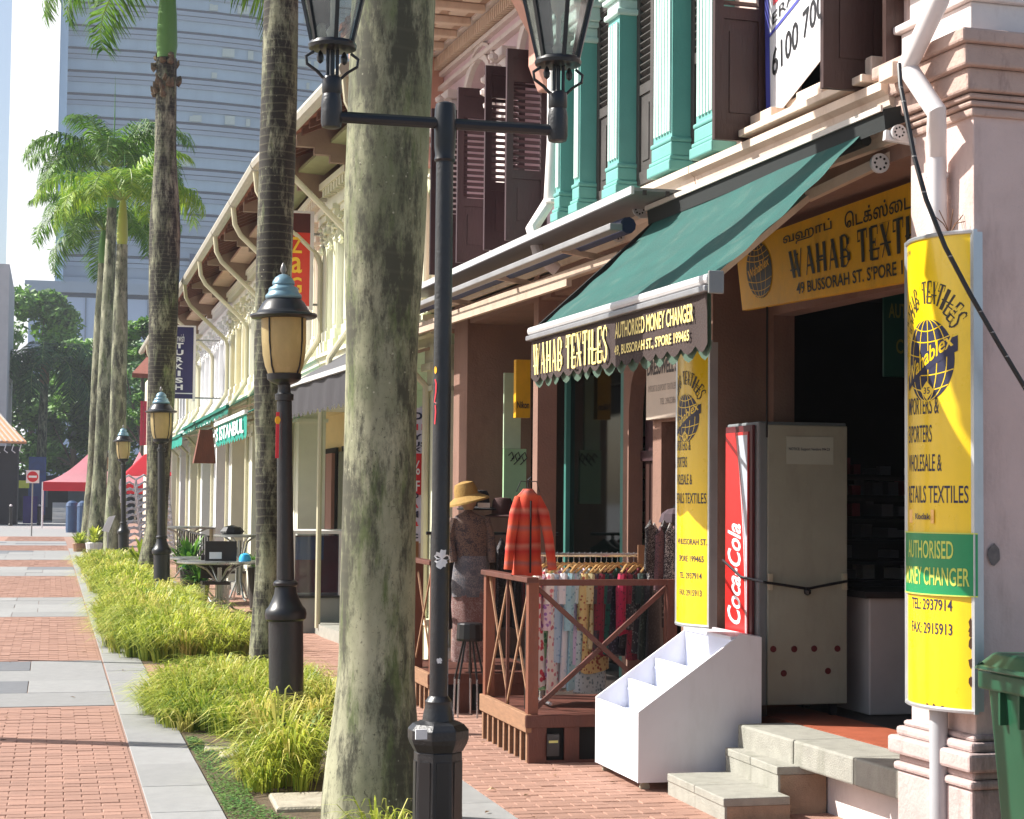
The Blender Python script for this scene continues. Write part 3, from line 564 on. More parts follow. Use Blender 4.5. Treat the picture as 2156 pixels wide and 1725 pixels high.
def archring(root,xf,a,b,zsp,r,mat,t=.07,wd=.05,name='arch_moulding'):
    m=MB(xf); N=16; c=(a+b)/2; h=(b-a)/2; V=[]
    for k in range(N+1):
        an=math.pi*k/N; V.append([(c-(h+e)*math.cos(an),w_,zsp+(r+e)*math.sin(an)) for e,w_ in ((0,0.001),(0,wd),(t,wd),(t,.001))])
    k0=0; vs=[p for r_ in V for p in r_]; fs=[]
    for k in range(N):
        for j in range(4): fs.append((k*4+j,k*4+(j+1)%4,(k+1)*4+(j+1)%4,(k+1)*4+j))
    m.add(vs,fs); m.build(name,mat,root)
LPINK=M('lilac_pink_paint',(222,196,202),.7,.06,4,.15,60)
ops=[(13.68,14.32,3.85,5.22,.38),(15.1,15.95,3.85,5.2,.42)]
archwall(hC,FA,13.47,16.9,3.5,6.0,ops,LPINK)
for a,b,zs_,zp,r in ops: archring(hC,FA,a,b,zp,r,WHITEP,.06,.05); archring(hC,FA,a-.12,b+.12,zp,r+.12,WHITEP,.03,.03,'outer_arch_moulding')
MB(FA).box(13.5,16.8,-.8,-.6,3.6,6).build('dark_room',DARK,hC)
for u in (13.66,14.25,15.08,15.97): leaf(hC,u,.34,3.74,5.26,MAR,lz=(4.3,5.0))
for u in (14.65,16.35):
    m=MB(FA); m.box(u-.12,u+.12,0,.09,3.8,5.25); 
    for z0,z1,e in ((5.25,5.3,.03),(5.3,5.42,.0),(5.42,5.5,.05),(3.8,3.95,.04)): m.box(u-.12-e,u+.12+e,0,.09+e,z0,z1)
    m.build('pilaster',WHITEP,hC,bevel=.01)
profile(MB(FA),13.46,16.9,corn).build('string_course',CREAM,hC)
m=MB(FA)
for k in range(58): m.box(13.5+k*.058,13.53+k*.058,0.02,.1,5.82,5.93)
m.build('dentils',CREAM,hC)['kind']='stuff'
m=MB(FA); m.box(13.47,16.9,0,.06,5.62,5.66); m.box(13.47,16.9,0,.05,5.76,5.8); m.box(13.47,16.9,0,.14,5.95,6.0); m.build('frieze',WHITEP,hC)
m=MB(FA); m.hexa([(13.47,.14,5.97),(16.9,.14,5.97),(16.9,1.0,5.98),(13.47,1.0,5.98),(13.47,.14,6.05),(16.9,.14,6.05),(16.9,1.0,6.05),(13.47,1.0,6.05)]); m.build('soffit',SOFF,hC)
m=MB(FA)
for k in range(8):
    u=13.6+k*.45; m.box(u,u+.08,.14,.92,5.9,5.97)
    for j in range(3): m.box(u+.14,u+.36,.22+j*.24,.38+j*.24,5.945,5.97)
m.build('soffit_ornament',CREAM,hC,bevel=.012)['kind']='stuff'
# scrolled corbel at the party line
pr=[(0,4.9),(.12,4.9),(.2,5.1),(.2,5.35),(.34,5.6),(.62,5.8),(.9,5.9),(.9,5.97),(0,5.97)]
for u in (13.38,16.82): profile(MB(FA),u,u+.18,pr).build('party_corbel',M('salmon_plaster',(206,158,142),.85,.1,4,.3,40),hC,bevel=.01)
m=MB(FA)
for u in (16.35,16.82+.09):
    for k in range(6): 
        a=k*1.05; m.lathe(FA(u+.09*math.cos(a),.14+.03*k%2,0)+Vector((0,0,4.98+.045*k)),[(.0,-.035),(.04,-.02),(.045,.01),(0,.04)],7) if False else None
m=MB()
for u in (16.35,16.9,14.65):
    for k in range(12):
        p=FA(u+.14*math.sin(k*2.1),.15+.05*math.cos(k*1.7),5.02+.035*k); m.lathe(tuple(p),[(.004,-.04),(.04,-.02),(.045,.012),(.004,.045)],7)
m.build('plaster_flowers',WHITEP,hC,smooth=True)['kind']='stuff'
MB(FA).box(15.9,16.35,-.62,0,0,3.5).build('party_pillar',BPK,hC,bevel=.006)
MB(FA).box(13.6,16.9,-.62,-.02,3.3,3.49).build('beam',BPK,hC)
gable_roof(hC,13.5,16.9,w1=1.0,z1=6.06,z2=8.2); back_block(hC,13.5,16.9,LPINK)
# ================================================================ FAR SHOPHOUSES
def shophouse(u0,u1,label,wall,trim,shut,xf,pipe=True,soff=SOFF,awn=None,win='shut',door=None,pill=(1,1)):
    t=thing('shophouse',label,'shophouse',xf((u0+u1)/2,0,0),'two-storey shophouses in the far row')
    L=u1-u0
    MB(xf).box(u0+.01,u1-.01,-.35,-.1,3.4,6.1).build('upper_wall',wall,t)
    MB(xf).box(u0+.01,u1-.01,-4.2,-1.6,.1,6).build('rear_block',wall,t)
    MB(xf).box(u0+.01,u1-.01,-1.6,-.02,3.2,3.45).build('walkway_ceiling',wall,t)
    profile(MB(xf),u0,u1,[(a,b-.3) for a,b in corn]).build('string_course',trim,t)
    for uu in [v for v,on in zip((u0,u1-.3),pill) if on]:
        q=MB(xf); q.box(uu,uu+.3,-.35,.02,.0,3.2); 
        for z0,z1,e in ((0,.5,.04),(.5,.56,.06),(2.75,2.8,.03),(2.95,3.02,.05),(3.02,3.2,.02)): q.box(uu-.0-e*(uu>u0),uu+.3+e*(uu==u0),-.35-e,.02+e,z0,z1)
        q.build('street_pillar',trim,t)
    n=3; g=L/n
    for k in range(n+1):
        uc=min(max(u0+k*g,u0+.12),u1-.12); q=MB(xf); q.box(uc-.1,uc+.1,-.1,.06,3.75,4.95)
        for a in (-.07,-.02,.03): q.box(uc+a,uc+a+.03,.06,.075,3.8,4.9)
        for z0,z1,e in ((3.5,3.62,.05),(3.62,3.75,.025),(4.95,5.0,.03),(5.0,5.1,.0),(5.1,5.18,.05),(5.18,5.24,.08)): q.box(uc-.1-e,uc+.1+e,-.1,.06+e,z0,z1)
        q.build('pilaster',trim,t)
        fl=MB()
        for j in range(7): fl.lathe(tuple(xf(uc+.1*math.sin(j*2.3),.1+.03*math.cos(j),4.72+.05*j)),[(.003,-.035),(.035,-.01),(.003,.04)],6)
        fl.build('plaster_flowers',trim,t)['kind']='stuff'
    for k in range(n):
        a=u0+k*g+.13 if k else u0+.24; b=u0+(k+1)*g-.13 if k<n-1 else u1-.24
        wn=MB(xf).box(a,b,-.1,-.06,3.65,4.8).build('window',trim,t)
        mid=(a+b)/2
        for p,q_ in ((a+.02,mid-.01),(mid+.01,b-.02)):
            s=MB(xf); s.box(p,q_,-.06,-.03,3.7,4.75); s.box(p+.05,q_-.05,-.03,-.02,3.76,4.15)
            for j in range(9): s.box(p+.05,q_-.05,-.03,-.018,4.24+j*.052,4.27+j*.052)
            s.build('shutter',shut,wn)
        an=MB(xf); c=(a+b)/2; h=(b-a)/2; NN=8; pts=[(c-h*math.cos(math.pi*j/NN),4.85+.3*math.sin(math.pi*j/NN)) for j in range(NN+1)]
        an.prism(pts,lambda p,q,tt:(p,tt,q),-.1,-.05); an.build('fanlight',shut,wn)
        archring(wn,xf,a,b,4.85,.3,trim,.05,.0,'fan_arch')
    m=MB(xf); m.box(u0,u1,-.1,.1,5.24,5.3); m.box(u0,u1,-.1,.04,5.3,5.5); m.box(u0,u1,-.1,.16,5.5,5.58)
    for k in range(int(L/.16)): m.box(u0+.04+k*.16,u0+.12+k*.16,.04,.14,5.4,5.5)
    m.build('frieze',trim,t)
    m=MB(xf); m.hexa([(u0,.1,5.7),(u1,.1,5.7),(u1,.42,5.72),(u0,.42,5.72),(u0,.1,5.76),(u1,.1,5.76),(u1,.42,5.76),(u0,.42,5.76)])
    m.build('soffit',soff,t)
    # party fin with stepped underside
    pr=[(-.1,5.58),(.14,5.42),(.24,5.42),(.24,5.5),(.42,5.5),(.42,5.58),(.6,5.58),(.6,5.66),(.8,5.66),(.8,5.8),(-.1,6.2)]
    profile(MB(xf),u1-.06,u1+.03,pr).build('party_fin',M('dull_plaster',(142,120,104),.85,.1,4,.3,40),t)
    gable_roof(t,u0,u1,xf,w1=.86,z1=5.77,z2=8.0)
    gt=MB(xf); gt.tube([(u0,.93,5.8),(u1,.93,5.8)],.075,8); gt.build('gutter',M('gutter_paint',(176,172,158),.6,.1),t)
    if pipe:
        pp=MB(xf); uu=u0+.08; pp.tube([(uu,.93,5.76),(uu,.9,5.5),(uu,.82,5.35),(uu,.14,4.72),(uu,.1,4.6),(uu,.1,3.75),(uu,.12,3.66),(uu+.1,.34,3.3),(uu+.1,.36,3.1),(uu+.1,.06,2.8),(uu+.1,.06,.1)],.036,8); pp.build('downpipe',M('cream_pipe',(206,200,170),.55,.06),t,smooth=True)
    # ground floor: folding doors and a dark doorway
    g0=MB(xf); g0.box(u0+.3,u1-.3,-1.55,-1.5,.15,2.6); g0.build('doorway',DARK,t)
    for k in range(4):
        a=u0+.35+k*(L-.7)/4
        if door and k!=2: MB(xf).box(a+.02,a+(L-.7)/4-.02,-1.5,-1.44,.2,2.5).build('door_leaf',door,t)
    if u1<22.5: MB(xf).box(u0,u1,-1.59,-1.56,.15,3.2).build('shopfront_wall',M('olive_shadow_wall',(70,72,46),.8,.2,2),t)  # dark panel added; its colour stands in for the shade in the open front
    MB(xf).box(u0,u1,-1.6,.05,0,.15).build('walkway_step',GRANL,t)
    return t
CG=M('cream_green_paint',(222,224,196),.75,.06,4,.2,50); PG=M('pale_green_paint',(190,214,184),.75,.06,4,.2,50); IV=M('ivory_paint',(224,222,202),.75,.06,4,.2,50); WH=M('white_paint',(232,232,234),.6,.05,4,.15,50)
YL=M('pale_yellow_paint',(230,214,160),.75,.06,4,.2,50); SM=M('soffit_green',(146,150,112),.85,.12,4)
DBR=M('brown_door',(120,74,60),.6,.1); DOL=M('olive_door',(84,88,56),.6,.1); DPK=M('rose_door',(150,110,98),.7,.1); DGY=M('grey_door',(150,146,136),.6,.1)
eD=shophouse(16.95,20.2,'cream green shophouse behind the nearest palm trunk, first of the far row',PG,CG,WH,FA,soff=SM,door=DOL,pill=(1,0))
H=[(20.25,22.15,FA,PG,CG,WH,DOL,'narrow green shophouse with the red hanging sign at its window'),
(22.2,25.0,FB,PG,IV,WH,DPK,'pale green shophouse whose eave tiles glow orange above the slender palm'),
(25.05,27.9,FB,IV,IV,DGREY,DGY,'ivory shophouse with dark shutters left of the slender palm'),
(27.95,30.95,FB,IV,IV,WH,DOL,'ivory shophouse above the dark teal shop awning, third pipe from the palm'),
(31.0,34.5,FB,YL,IV,YL,DPK,'yellowish shophouse with ochre shutters near the blue hanging sign'),
(34.55,37.8,FB,IV,WH,WH,DBR,'white trimmed shophouse just before the blue hanging sign'),
(37.85,41.4,FB,PG,WH,WH,DGY,'pale shophouse behind the blue hanging sign'),
(41.45,45.0,FB,WH,IV,WH,DBR,'white shophouse glimpsed right of the blotched palm'),
(45.05,48.5,FB,IV,WH,DGREY,DPK,'shophouse second from the far end of the row'),
(48.55,52.0,FB,PG,IV,WH,DBR,'last shophouse at the far end of the row')]
for u0,u1,xf,a,b,c,dd,lb in H: shophouse(u0,u1,lb,a,b,c,xf,door=dd,soff=SM if u0<24 else SOFF,pill=(0,0) if u0<21 else (0,1) if u0<23 else (1,1))
# ================================================================ BACKGROUND
TB=M('tower_spandrel',(158,172,186),.6,.05,.2); TB2=M('tower_spandrel_dark',(128,142,158),.6,.05,.2); TG=M('tower_glass',(176,198,212),.35,.25,.06,spec=.9,stretch=(1,1,.05)); TD=M('tower_slot',(58,70,88),.5,.2,.3)
TW_=M('tower_white_pier',(238,240,242),.6,.03,.1); TBL=M('tower_blue_side',(170,198,222),.6,.04,.1)
tw=thing('office_tower','tall blue-grey banded glass office tower filling the sky behind the palms','office tower',(25,280,0))
x0,x1=PY(138,300,280).x,56.; ztop=92.
def TC(a,d,z): # gently concave facade, a along x, d outwards (towards camera)
    t=(a-x0)/(x1-x0); return Vector((a,280+6*t-6*math.sin(math.pi*min(1,t*1.4))*.35-d,z))
zb=PY(300,590,280).z; fl=3.53; z=zb; k=0; segs=10
def strip(m,z0,z1,d,dd=.8):
    for i in range(segs):
        a=x0+(x1-x0)*i/segs; b=x0+(x1-x0)*(i+1)/segs
        P=[TC(a,d,z0),TC(b,d,z0),TC(b,d-dd,z0),TC(a,d-dd,z0),TC(a,d,z1),TC(b,d,z1),TC(b,d-dd,z1),TC(a,d-dd,z1)]; k_=len(m.v); m.v+=P
        m.f+=[tuple(q+k_ for q in f) for f in [(0,3,2,1),(4,5,6,7),(0,1,5,4),(1,2,6,5),(2,3,7,6),(3,0,4,7)]]
MB().hexa([tuple(TC(x0,-1,0)),tuple(TC(x1,-1,0)),(x1,310,0),(x0,310,0),tuple(TC(x0,-1,ztop)),tuple(TC(x1,-1,ztop)),(x1,310,ztop),(x0,310,ztop)]).build('core',TB2,tw)
while z<ztop-4:
    low=z<zb+8
    g=MB(); strip(g,z+.1,z+1.75,-.25); g.build('window_band',TG if not low else TB,tw)
    s=MB(); strip(s,z+1.75,z+2.35,.25); strip(s,z+2.47,z+3.1,.35); s.build('spandrel',TB,tw)
    q=MB(); strip(q,z+2.35,z+2.47,.05); strip(q,z+3.1,z+3.53,-.1); q.build('shadow_gap',TD,tw)
    if not low:
        if k in (2,5,7,9,10,12):
            rd=random.Random(k); bl=MB()
            for i in range(6):
                a=x0+(x1-x0)*rd.uniform(.3,.9); p=TC(a,-.1,0); bl.box(p.x,p.x+rd.uniform(.4,2.2),p.y-.1,p.y,z+.2,z+1.0+rd.random()*.6)
            bl.build('blinds',M('blind',(196,206,196),.7,.1),tw)['kind']='stuff'
    z+=fl; k+=1
m=MB(); strip(m,zb-8,zb,.5,1.5); m.build('podium_band',TB,tw)
text('B',lambda x,y:TC(PY(398,560,280).x+x,.9,PY(400,574,280).z+y),2.7,2.8,'letter',M('sign_navy',(66,84,110),.5,.05),tw,bold=.02)
br=M('tan_reflection_panel',(168,140,112),.5,.25,.3)
wp=thing('stair_core_tower','bright white windowless tower wall with a pale blue side at far left','building',(-5,275,0))
xa,xb,xc,xd=[PY(v,300,272).x for v in (16,62,68,122)]
MB().hexa([(xa,279,0),(xd,272,0),(xd+3,300,0),(xa,300,0),(xa,279,95),(xd,272,95),(xd+3,300,95),(xa,300,95)]).build('white_wall',TW_,wp)
MB().hexa([(xb,276.2,0),(xc,275.8,0),(xc,277,0),(xb,277.5,0),(xb,276.2,95),(xc,275.8,95),(xc,277,95),(xb,277.5,95)]).build('shadow_joint',TBL,wp)
MB().box(PY(122,300,272).x+.05,PY(139,300,274).x,272.3,299,0,95).build('side_wall',TBL,wp)
lw=thing('podium_building','low pale blue-grey building block with a dark roof line under the tower','building',(10,230,0))
a,b=PY(60,650,230),PY(560,650,230)
MB().box(a.x,b.x,230,260,0,PY(300,622,230).z).build('wall',M('pale_blue_wall',(186,202,224),.7,.04,.2),lw); MB().box(a.x-.5,b.x,229.4,260,PY(300,622,230).z,PY(300,600,230).z).build('parapet',TB,lw)
MB().box(a.x,b.x,229.9,229.98,PY(300,631,230).z,PY(300,622,230).z).build('shadow_gap',TD,lw)
for i in range(8): MB().box(a.x+3+i*3.8,a.x+3.15+i*3.8,229.8,229.99,0,PY(300,632,230).z).build('panel_joint',TB2,lw)
# left edge buildings and stall
lb=thing('corner_building','grey-white plastered building cut by the left edge of the street','building',(-12,130,0))
a=PY(17,700,128); MB().box(-30,a.x,128,145,0,PY(10,556,128).z).build('wall',M('grey_white_wall',(205,200,200),.85,.08,1),lb)
m=MB(); p=PY(10,640,128); m.box(p.x-3,p.x-.75,127.9,128.0,p.z-1.8,p.z+.4); m.build('window',M('window_dark',(70,66,62),.4,.1),lb)
st=thing('tiled_stall','food stall with a tiled canopy, dark front and blue panels at the left edge','stall',(-4,108,0))
e=PY(57,940,110); tz=PY(0,895,110).z
MB().hexa([(-13,108,e.z+.1),(e.x,108,e.z+.1),(e.x-2,116,tz+1),(-13,116,tz+1),(-13,108,e.z+.22),(e.x,108,e.z+.22),(e.x-2,116,tz+1.15),(-13,116,tz+1.15)]).build('tile_canopy',M('orange_tiles',(196,140,100),.8,.15,3),st)
m=MB(); 
for i in range(24): m.bar((e.x-.2-i*.3,108,e.z+.23),(e.x-2-i*.3,116,tz+1.17),.1,.05)
m.build('tile_rolls',M('grey_tiles',(176,170,160),.8,.15,3),st)['kind']='stuff'
m=MB()
for i in range(12): m.tube([(e.x-.3-i*.42,108,e.z+.05),(e.x-.4-i*.42,107.95,e.z-.3),(e.x-.2-i*.42,107.9,e.z-.45)],.03,5)
m.build('canopy_hooks',WPIPE,st)['kind']='stuff'
MB().box(-13,e.x-.5,110,114,0,e.z).build('dark_front',M('stall_dark',(40,38,46),.7,.3,2),st)
a=PY(60,1000,109.5);b=PY(97,1000,109.5); MB().box(a.x,b.x,109.5,109.9,.6,PY(80,962,109.5).z).build('blue_panel',M('stall_blue',(28,60,110),.5,.3,2),st)
a=PY(50,1000,109.2);b=PY(80,1000,109.2); MB().box(a.x,b.x,109.2,109.4,.1,PY(80,1045,109.2).z).build('indigo_cloth',M('stall_indigo',(54,44,104),.8,.2,2),st)
a=PY(40,1000,109.1);b=PY(62,1000,109.1); MB().box(a.x,b.x,109.0,109.2,PY(50,1028,109).z,PY(50,1012,109).z).build('yellow_box',M('stall_yellow',(170,180,70),.7,.1),st)
# no entry sign
p=PY(69,1004,79); ns=thing('no_entry_sign','red and white no entry road sign on a grey post at far left','road sign',(p.x,79,0))
s=.27; sg=MB().box(p.x-s,p.x+s,78.9,78.95,p.z-s,p.z+s).build('sign_plate',M('sign_white',(235,235,235),.4,.02),ns)
MB().prism([(p.x+.225*math.cos(k*.2618),p.z+.225*math.sin(k*.2618)) for k in range(24)],lambda a,b_,t:(a,t,b_),78.86,78.895).build('red_disc',M('sign_red',(205,40,50),.4,.03),ns)
MB().box(p.x-.17,p.x+.17,78.82,78.855,p.z-.045,p.z+.045).build('white_bar',M('sign_white',(235,235,235),.4,.02),ns); MB().tube([(p.x,79,0),(p.x,79,p.z+.25)],.03,8).build('post',GREYM,ns)
# bollards
for i,(px,py_,lb) in enumerate([(22,1108,'black bollard by the stall at the far left edge'),(82,1106,'black bollard beside the red tent leg'),(144,1102,'black bollard left of the blue litter bins')]):
    q=PZ(px,py_,0); t=thing('bollard',lb,'bollard',(q.x,q.y,0),'bollards at the end of the pedestrian street')
    MB().lathe(tuple(q),[(.12,0),(.13,.1),(.09,.14),(.09,.98),(.13,1.0),(.13,1.06),(.07,1.1)],12).build('shaft',M('black_iron',(26,27,30),.35,.15,6),t); MB().lathe((q.x,q.y,1.1),[(.06,0),(.085,.05),(.05,.11),(.01,.13)],10).build('cap',WPIPE,t)
q=PZ(160,1122,0); t=thing('litter_bin','blue litter bin pair with rounded lids near the end of the planting strip','litter bin',(q.x,q.y,0))
for dx,dy in ((-.2,0),(.3,-1)):
    MB().lathe((q.x+dx,q.y+dy,0),[(.26,0),(.28,.2),(.28,1.2),(.3,1.25),(.25,1.4),(.1,1.5)],14).build('drum',M('bin_blue',(60,84,118),.4,.15,3),t)
# far parked-in steps and dark frontage beneath the trees
bb=thing('service_building','dark low building in the shade behind the red tent','building',(3,135,0))
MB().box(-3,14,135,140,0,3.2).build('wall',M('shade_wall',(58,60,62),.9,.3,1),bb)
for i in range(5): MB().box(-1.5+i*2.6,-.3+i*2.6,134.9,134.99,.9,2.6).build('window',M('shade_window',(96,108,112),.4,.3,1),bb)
fs=thing('stone_steps','pale stone steps rising behind the bollards at the end of the street','steps',(.3,120,0))
for i in range(4):
    a=PY(112,1000,120).x; b=PY(160,1000,120).x; MB().box(a,b,118+i*1.2,125,.0+.32*i,.32*(i+1)).build('step',M('step_stone',(190,190,188),.8,.1,2),fs)
# red tent
TR=M('red_canvas',(216,50,66),.7,.06,2,trans=.4); TP=M('pink_canvas',(252,190,198),.7,.05,2,trans=.7)
def tent(label,x0,x1,y0,y1,ze,zp,px=None):
    t=thing('canopy_tent',label,'tent',((x0+x1)/2,y0,0),'red canopy tents at the end of the street'); cx,cy=px or (x0+x1)/2,(y0+y1)/2
    N=6
    m=MB()
    cs=[(x0,y0),(x1,y0),(x1,y1),(x0,y1)]
    rows=[]
    for j in range(N+1):
        f=j/N; zz=ze+(zp-ze)*(f**1.6); rows.append([(x*(1-f)+cx*f,y*(1-f)+cy*f,zz) for x,y in cs])
    vs=[p for r in rows for p in r]; m.add(vs,[(j*4+k,j*4+(k+1)%4,(j+1)*4+(k+1)%4,(j+1)*4+k) for j in range(N) for k in range(4)])
    m.build('roof_canvas',TP,t,norm=False)
    m=MB(); d=.45; m.box(x0,x1,y0-.02,y0,ze-d,ze); m.box(x0-.02,x0,y0,y1,ze-d,ze); m.box(x1,x1+.02,y0,y1,ze-d,ze); m.box(x0,x1,y1,y1+.02,ze-d,ze); m.build('valance',TR,t)
    for x,y in cs: MB().tube([(x,y,0),(x,y,ze)],.035,6).build('leg',WPIPE,t)
q=PY(90,1030,100); q2=PY(255,1030,100); tent('wide red-valanced canopy tent with a pink roof behind the group of three palms',q.x,q2.x,98,104,2.45,PY(195,935,100).z,px=PY(205,950,100).x)
q=PY(245,1030,88); q2=PY(335,1030,88); tent('second red canopy tent right of the group of three palms',q.x,q2.x,84,90,2.3,PY(262,952,88).z)
# red banner flags and little red-roofed building
rb=thing('corner_shop','small building with an upswept terracotta roof corner and red banners past the last palms','building',(5,75,0))
a=PY(300,800,75); MB().box(a.x+.35,a.x+6,75,80,0,PY(300,790,75).z).build('wall',M('cream_wall_far',(214,200,180),.85,.08,1),rb)
c1=PY(278,795,74); pk=PY(312,745,74); MB().hexa([(c1.x,74,c1.z),(c1.x+6,74,c1.z-.2),(c1.x+6,80,pk.z+.3),(c1.x+1,80,pk.z+.3),(c1.x,74,c1.z+.18),(c1.x+6,74,c1.z),(c1.x+6,80,pk.z+.5),(c1.x+1,80,pk.z+.5)]).build('roof',ROOF,rb)
for i in range(3):
    a=PY(296+i*7,845,70); MB().box(a.x,a.x+.11,69.9,69.95,PY(300,938,70).z,a.z).build('banner',M('banner_red',(200,60,80),.7,.1),rb,)
rt_=thing('parasol','folded red parasol edge and dark frame beside the blotched palm','parasol',(2.9,50,0))
a=PY(318,955,60); b=PY(262,1000,60); MB().hexa([(b.x,60,b.z),(b.x+1.6,60,b.z),(b.x+1.6,63,b.z),(b.x,63,b.z),(b.x+.7,61,a.z),(b.x+.9,61,a.z),(b.x+.9,62,a.z),(b.x+.7,62,a.z)]).build('canopy',TR,rt_); MB().tube([(b.x+.8,61.5,0),(b.x+.8,61.5,a.z)],.03,6).build('pole',GREYM,rt_)
# woven chairs stack
SIL=M('silver_weave',(178,178,186),.35,.3,18,metal=.5); 
q=PZ(290,1150,0); ch=thing('stacked_chairs','heap of silvery woven chairs stacked behind the third lamp post','chairs',(2.6,50,0))
for j in range(3):
    m=MB()
    for i in range(11):
        zz=.25+i*.17; x=2.15+j*.34-.02*i; y=49-j*1.2
        m.tube([(x-.22,y,zz),(x-.2,y-.1,zz+.2),(x,y-.15,zz+.32),(x+.2,y-.1,zz+.2),(x+.22,y,zz)],.03,5); m.tube([(x-.22,y,zz),(x-.2,y+.5,zz-.05),(x+.2,y+.5,zz-.05),(x+.22,y,zz)],.03,5)
    m.build('chair_stack',SIL,ch)
pl=thing('potted_plant','yellow-leaved potted plants at the far end of the planting strip','potted plant',(1.0,57,0))
m=MB(); shrubby(m,.85,57,.2,90,.62,3); shrubby(m,1.25,56,.3,90,.7,4); m.build('leaves',GY,pl,norm=False); MB().lathe((1.25,56,0),[(.2,0),(.26,.3),(.22,.32)],12).build('pot',WPIPE,pl); MB().lathe((.85,57,0),[(.18,0),(.22,.25),(.2,.27)],12).build('pot',M('clay',(150,110,80)),pl)
wb=thing('menu_stand','white tilted menu stand leaning by the trunks of the three palms','menu stand',(1.62,48,0))
a=PY(228,1100,48); MB().slab((a.x-.16,48,a.z-.22),(a.x+.02,48,a.z-.26),(a.x+.18,48.05,a.z+.18),(a.x+.0,48.05,a.z+.14),(0,1,0),.02).build('board',WH,wb); MB().tube([(a.x,48.1,0),(a.x,48.05,a.z-.1)],.02,6).build('leg',GREYM,wb)
# ================================================================ LAMP POSTS
BLK=M('black_iron',(26,27,30),.35,.15,6,spec=.6); BLK2=M('worn_black_paint',(30,31,34),.4,.2,14,.3,60,spec=.6,stain=.12,stc=(120,118,112)); SKYC=M('sky_reflection_cap',(118,150,164),.4,.15,10,metal=.3)  # cap colour paints in the sky's blue-grey reflection
AMB=M('amber_glass',(206,186,136),.25,.18,5,spec=.5,stretch=(1,1,.4),trans=.45)
def lamp(label,X,Y,tilt=0.):
    t=thing('street_lamp',label,'street lamp',(X,Y,0),'single-lantern black lamp posts along the planting strip')
    c=(X,Y,0)
    MB().lathe(c,[(.15,0),(.15,.06),(.132,.08),(.128,.1),(.128,.8)],20).build('base',BLK2,t,smooth=True)
    MB().lathe(c,[(.13,.8),(.15,.815),(.155,.85),(.148,.885),(.128,.905),(.105,.95),(.085,1.0),(.078,1.05),(.09,1.06),(.092,1.08),(.078,1.095),(.066,1.1)],20).build('collar',BLK,t,smooth=True)
    MB().lathe(c,[(.066,1.09),(.06,1.5),(.056,2.42),(.068,2.425),(.07,2.47),(.05,2.48),(.045,2.52),(.05,2.55)],16).build('shaft',BLK2,t,smooth=True)
    MB().lathe(c,[(.05,2.54),(.1,2.56),(.125,2.58),(.13,2.62),(.11,2.63)],18).build('lantern_seat',BLK,t,smooth=True)
    ln=MB().lathe(c,[(.118,2.62),(.142,2.68),(.158,2.76),(.165,2.86),(.168,3.03)],24).build('lantern_glass',AMB,t,smooth=True)
    for k in range(4):
        a=math.pi/4+k*math.pi/2; dx,dy=math.cos(a),math.sin(a)
        MB().tube([(X+.122*dx,Y+.122*dy,2.62),(X+.146*dx,Y+.146*dy,2.68),(X+.169*dx,Y+.169*dy,2.86),(X+.172*dx,Y+.172*dy,3.03)],.007,5).build('glazing_bar',BLK,t)
    MB().lathe(c,[(.05,2.63),(.075,2.66),(.07,2.76),(.03,2.8)],10).build('lamp_holder',BLK,t)
    MB().lathe(c,[(.16,3.03),(.235,3.035),(.25,3.05),(.245,3.065),(.2,3.075),(.185,3.1),(.155,3.15),(.135,3.17),(.13,3.175)],24).build('brim',BLK,t,smooth=True,ang=50)
    MB().lathe(c,[(.125,3.175),(.135,3.185),(.134,3.205),(.115,3.225),(.11,3.24),(.112,3.25),(.1,3.265),(.08,3.275),(.078,3.283),(.084,3.29),(.08,3.31),(.06,3.34),(.03,3.36),(.01,3.365)],24).build('cap',SKYC,t,smooth=True,ang=50)
    MB().lathe(c,[(.012,3.36),(.012,3.375),(.02,3.38),(.024,3.4),(.015,3.43),(.003,3.45)],10).build('finial',M('pewter',(130,128,126),.4,.1,8,metal=.5),t,smooth=True)
    t.rotation_euler=(0,R(tilt),0); return t
for i,(Y,lb) in enumerate([(13.35,'nearest single-lantern black lamp post, standing in front of the slender palm'),(29.0,'second single-lantern lamp post, beside the dark blotched palm'),(44.7,'third single-lantern lamp post, between the blotched palm and the group of three palms'),(62.5,'fourth single-lantern lamp post, half hidden by the group of three palms'),(80,'farthest single-lantern lamp post, left of the three palms before the red tent')]):
    lamp(lb,1.705 if i==0 else 1.71,Y,-1.3 if i<3 else 0)
# red lettering stuck on the first posts
RED=M('red_lettering',(214,50,64),.5,.05); ORG=M('orange_disc',(240,178,30),.5,.05); PEEL=M('peeled_paper',(226,226,224),.8,.12,20)
# ---- near two-lantern post
X0,Y0=1.725,8.1
t=thing('double_street_lamp','two-lantern black lamp post with a crossarm, nearest object in the middle','street lamp',(X0,Y0,0))
m=MB(); 
def octo(m,prof,ph=math.pi/8): m.lathe((X0,Y0,0),prof,8,ph)
octo(m,[(.15,-.02),(.15,.05),(.118,.07),(.112,.56)]); m.build('base_pedestal',BLK2,t,bevel=.004)
m=MB()
for k in range(8):
    a=k*math.pi/4; d=Vector((math.cos(a),math.sin(a),0)); s=Vector((-d.y,d.x,0)); p=Vector((X0,Y0,0))+d*.1045
    m.hexa([tuple(p-s*.03+Vector((0,0,.12))),tuple(p+s*.03+Vector((0,0,.12))),tuple(p+s*.03+d*.004+Vector((0,0,.12))),tuple(p-s*.03+d*.004+Vector((0,0,.12))),tuple(p-s*.028+Vector((0,0,.52))),tuple(p+s*.028+Vector((0,0,.52))),tuple(p+s*.028+d*.004+Vector((0,0,.52))),tuple(p-s*.028+d*.004+Vector((0,0,.52)))])
m.build('pedestal_panels',BLK,t)
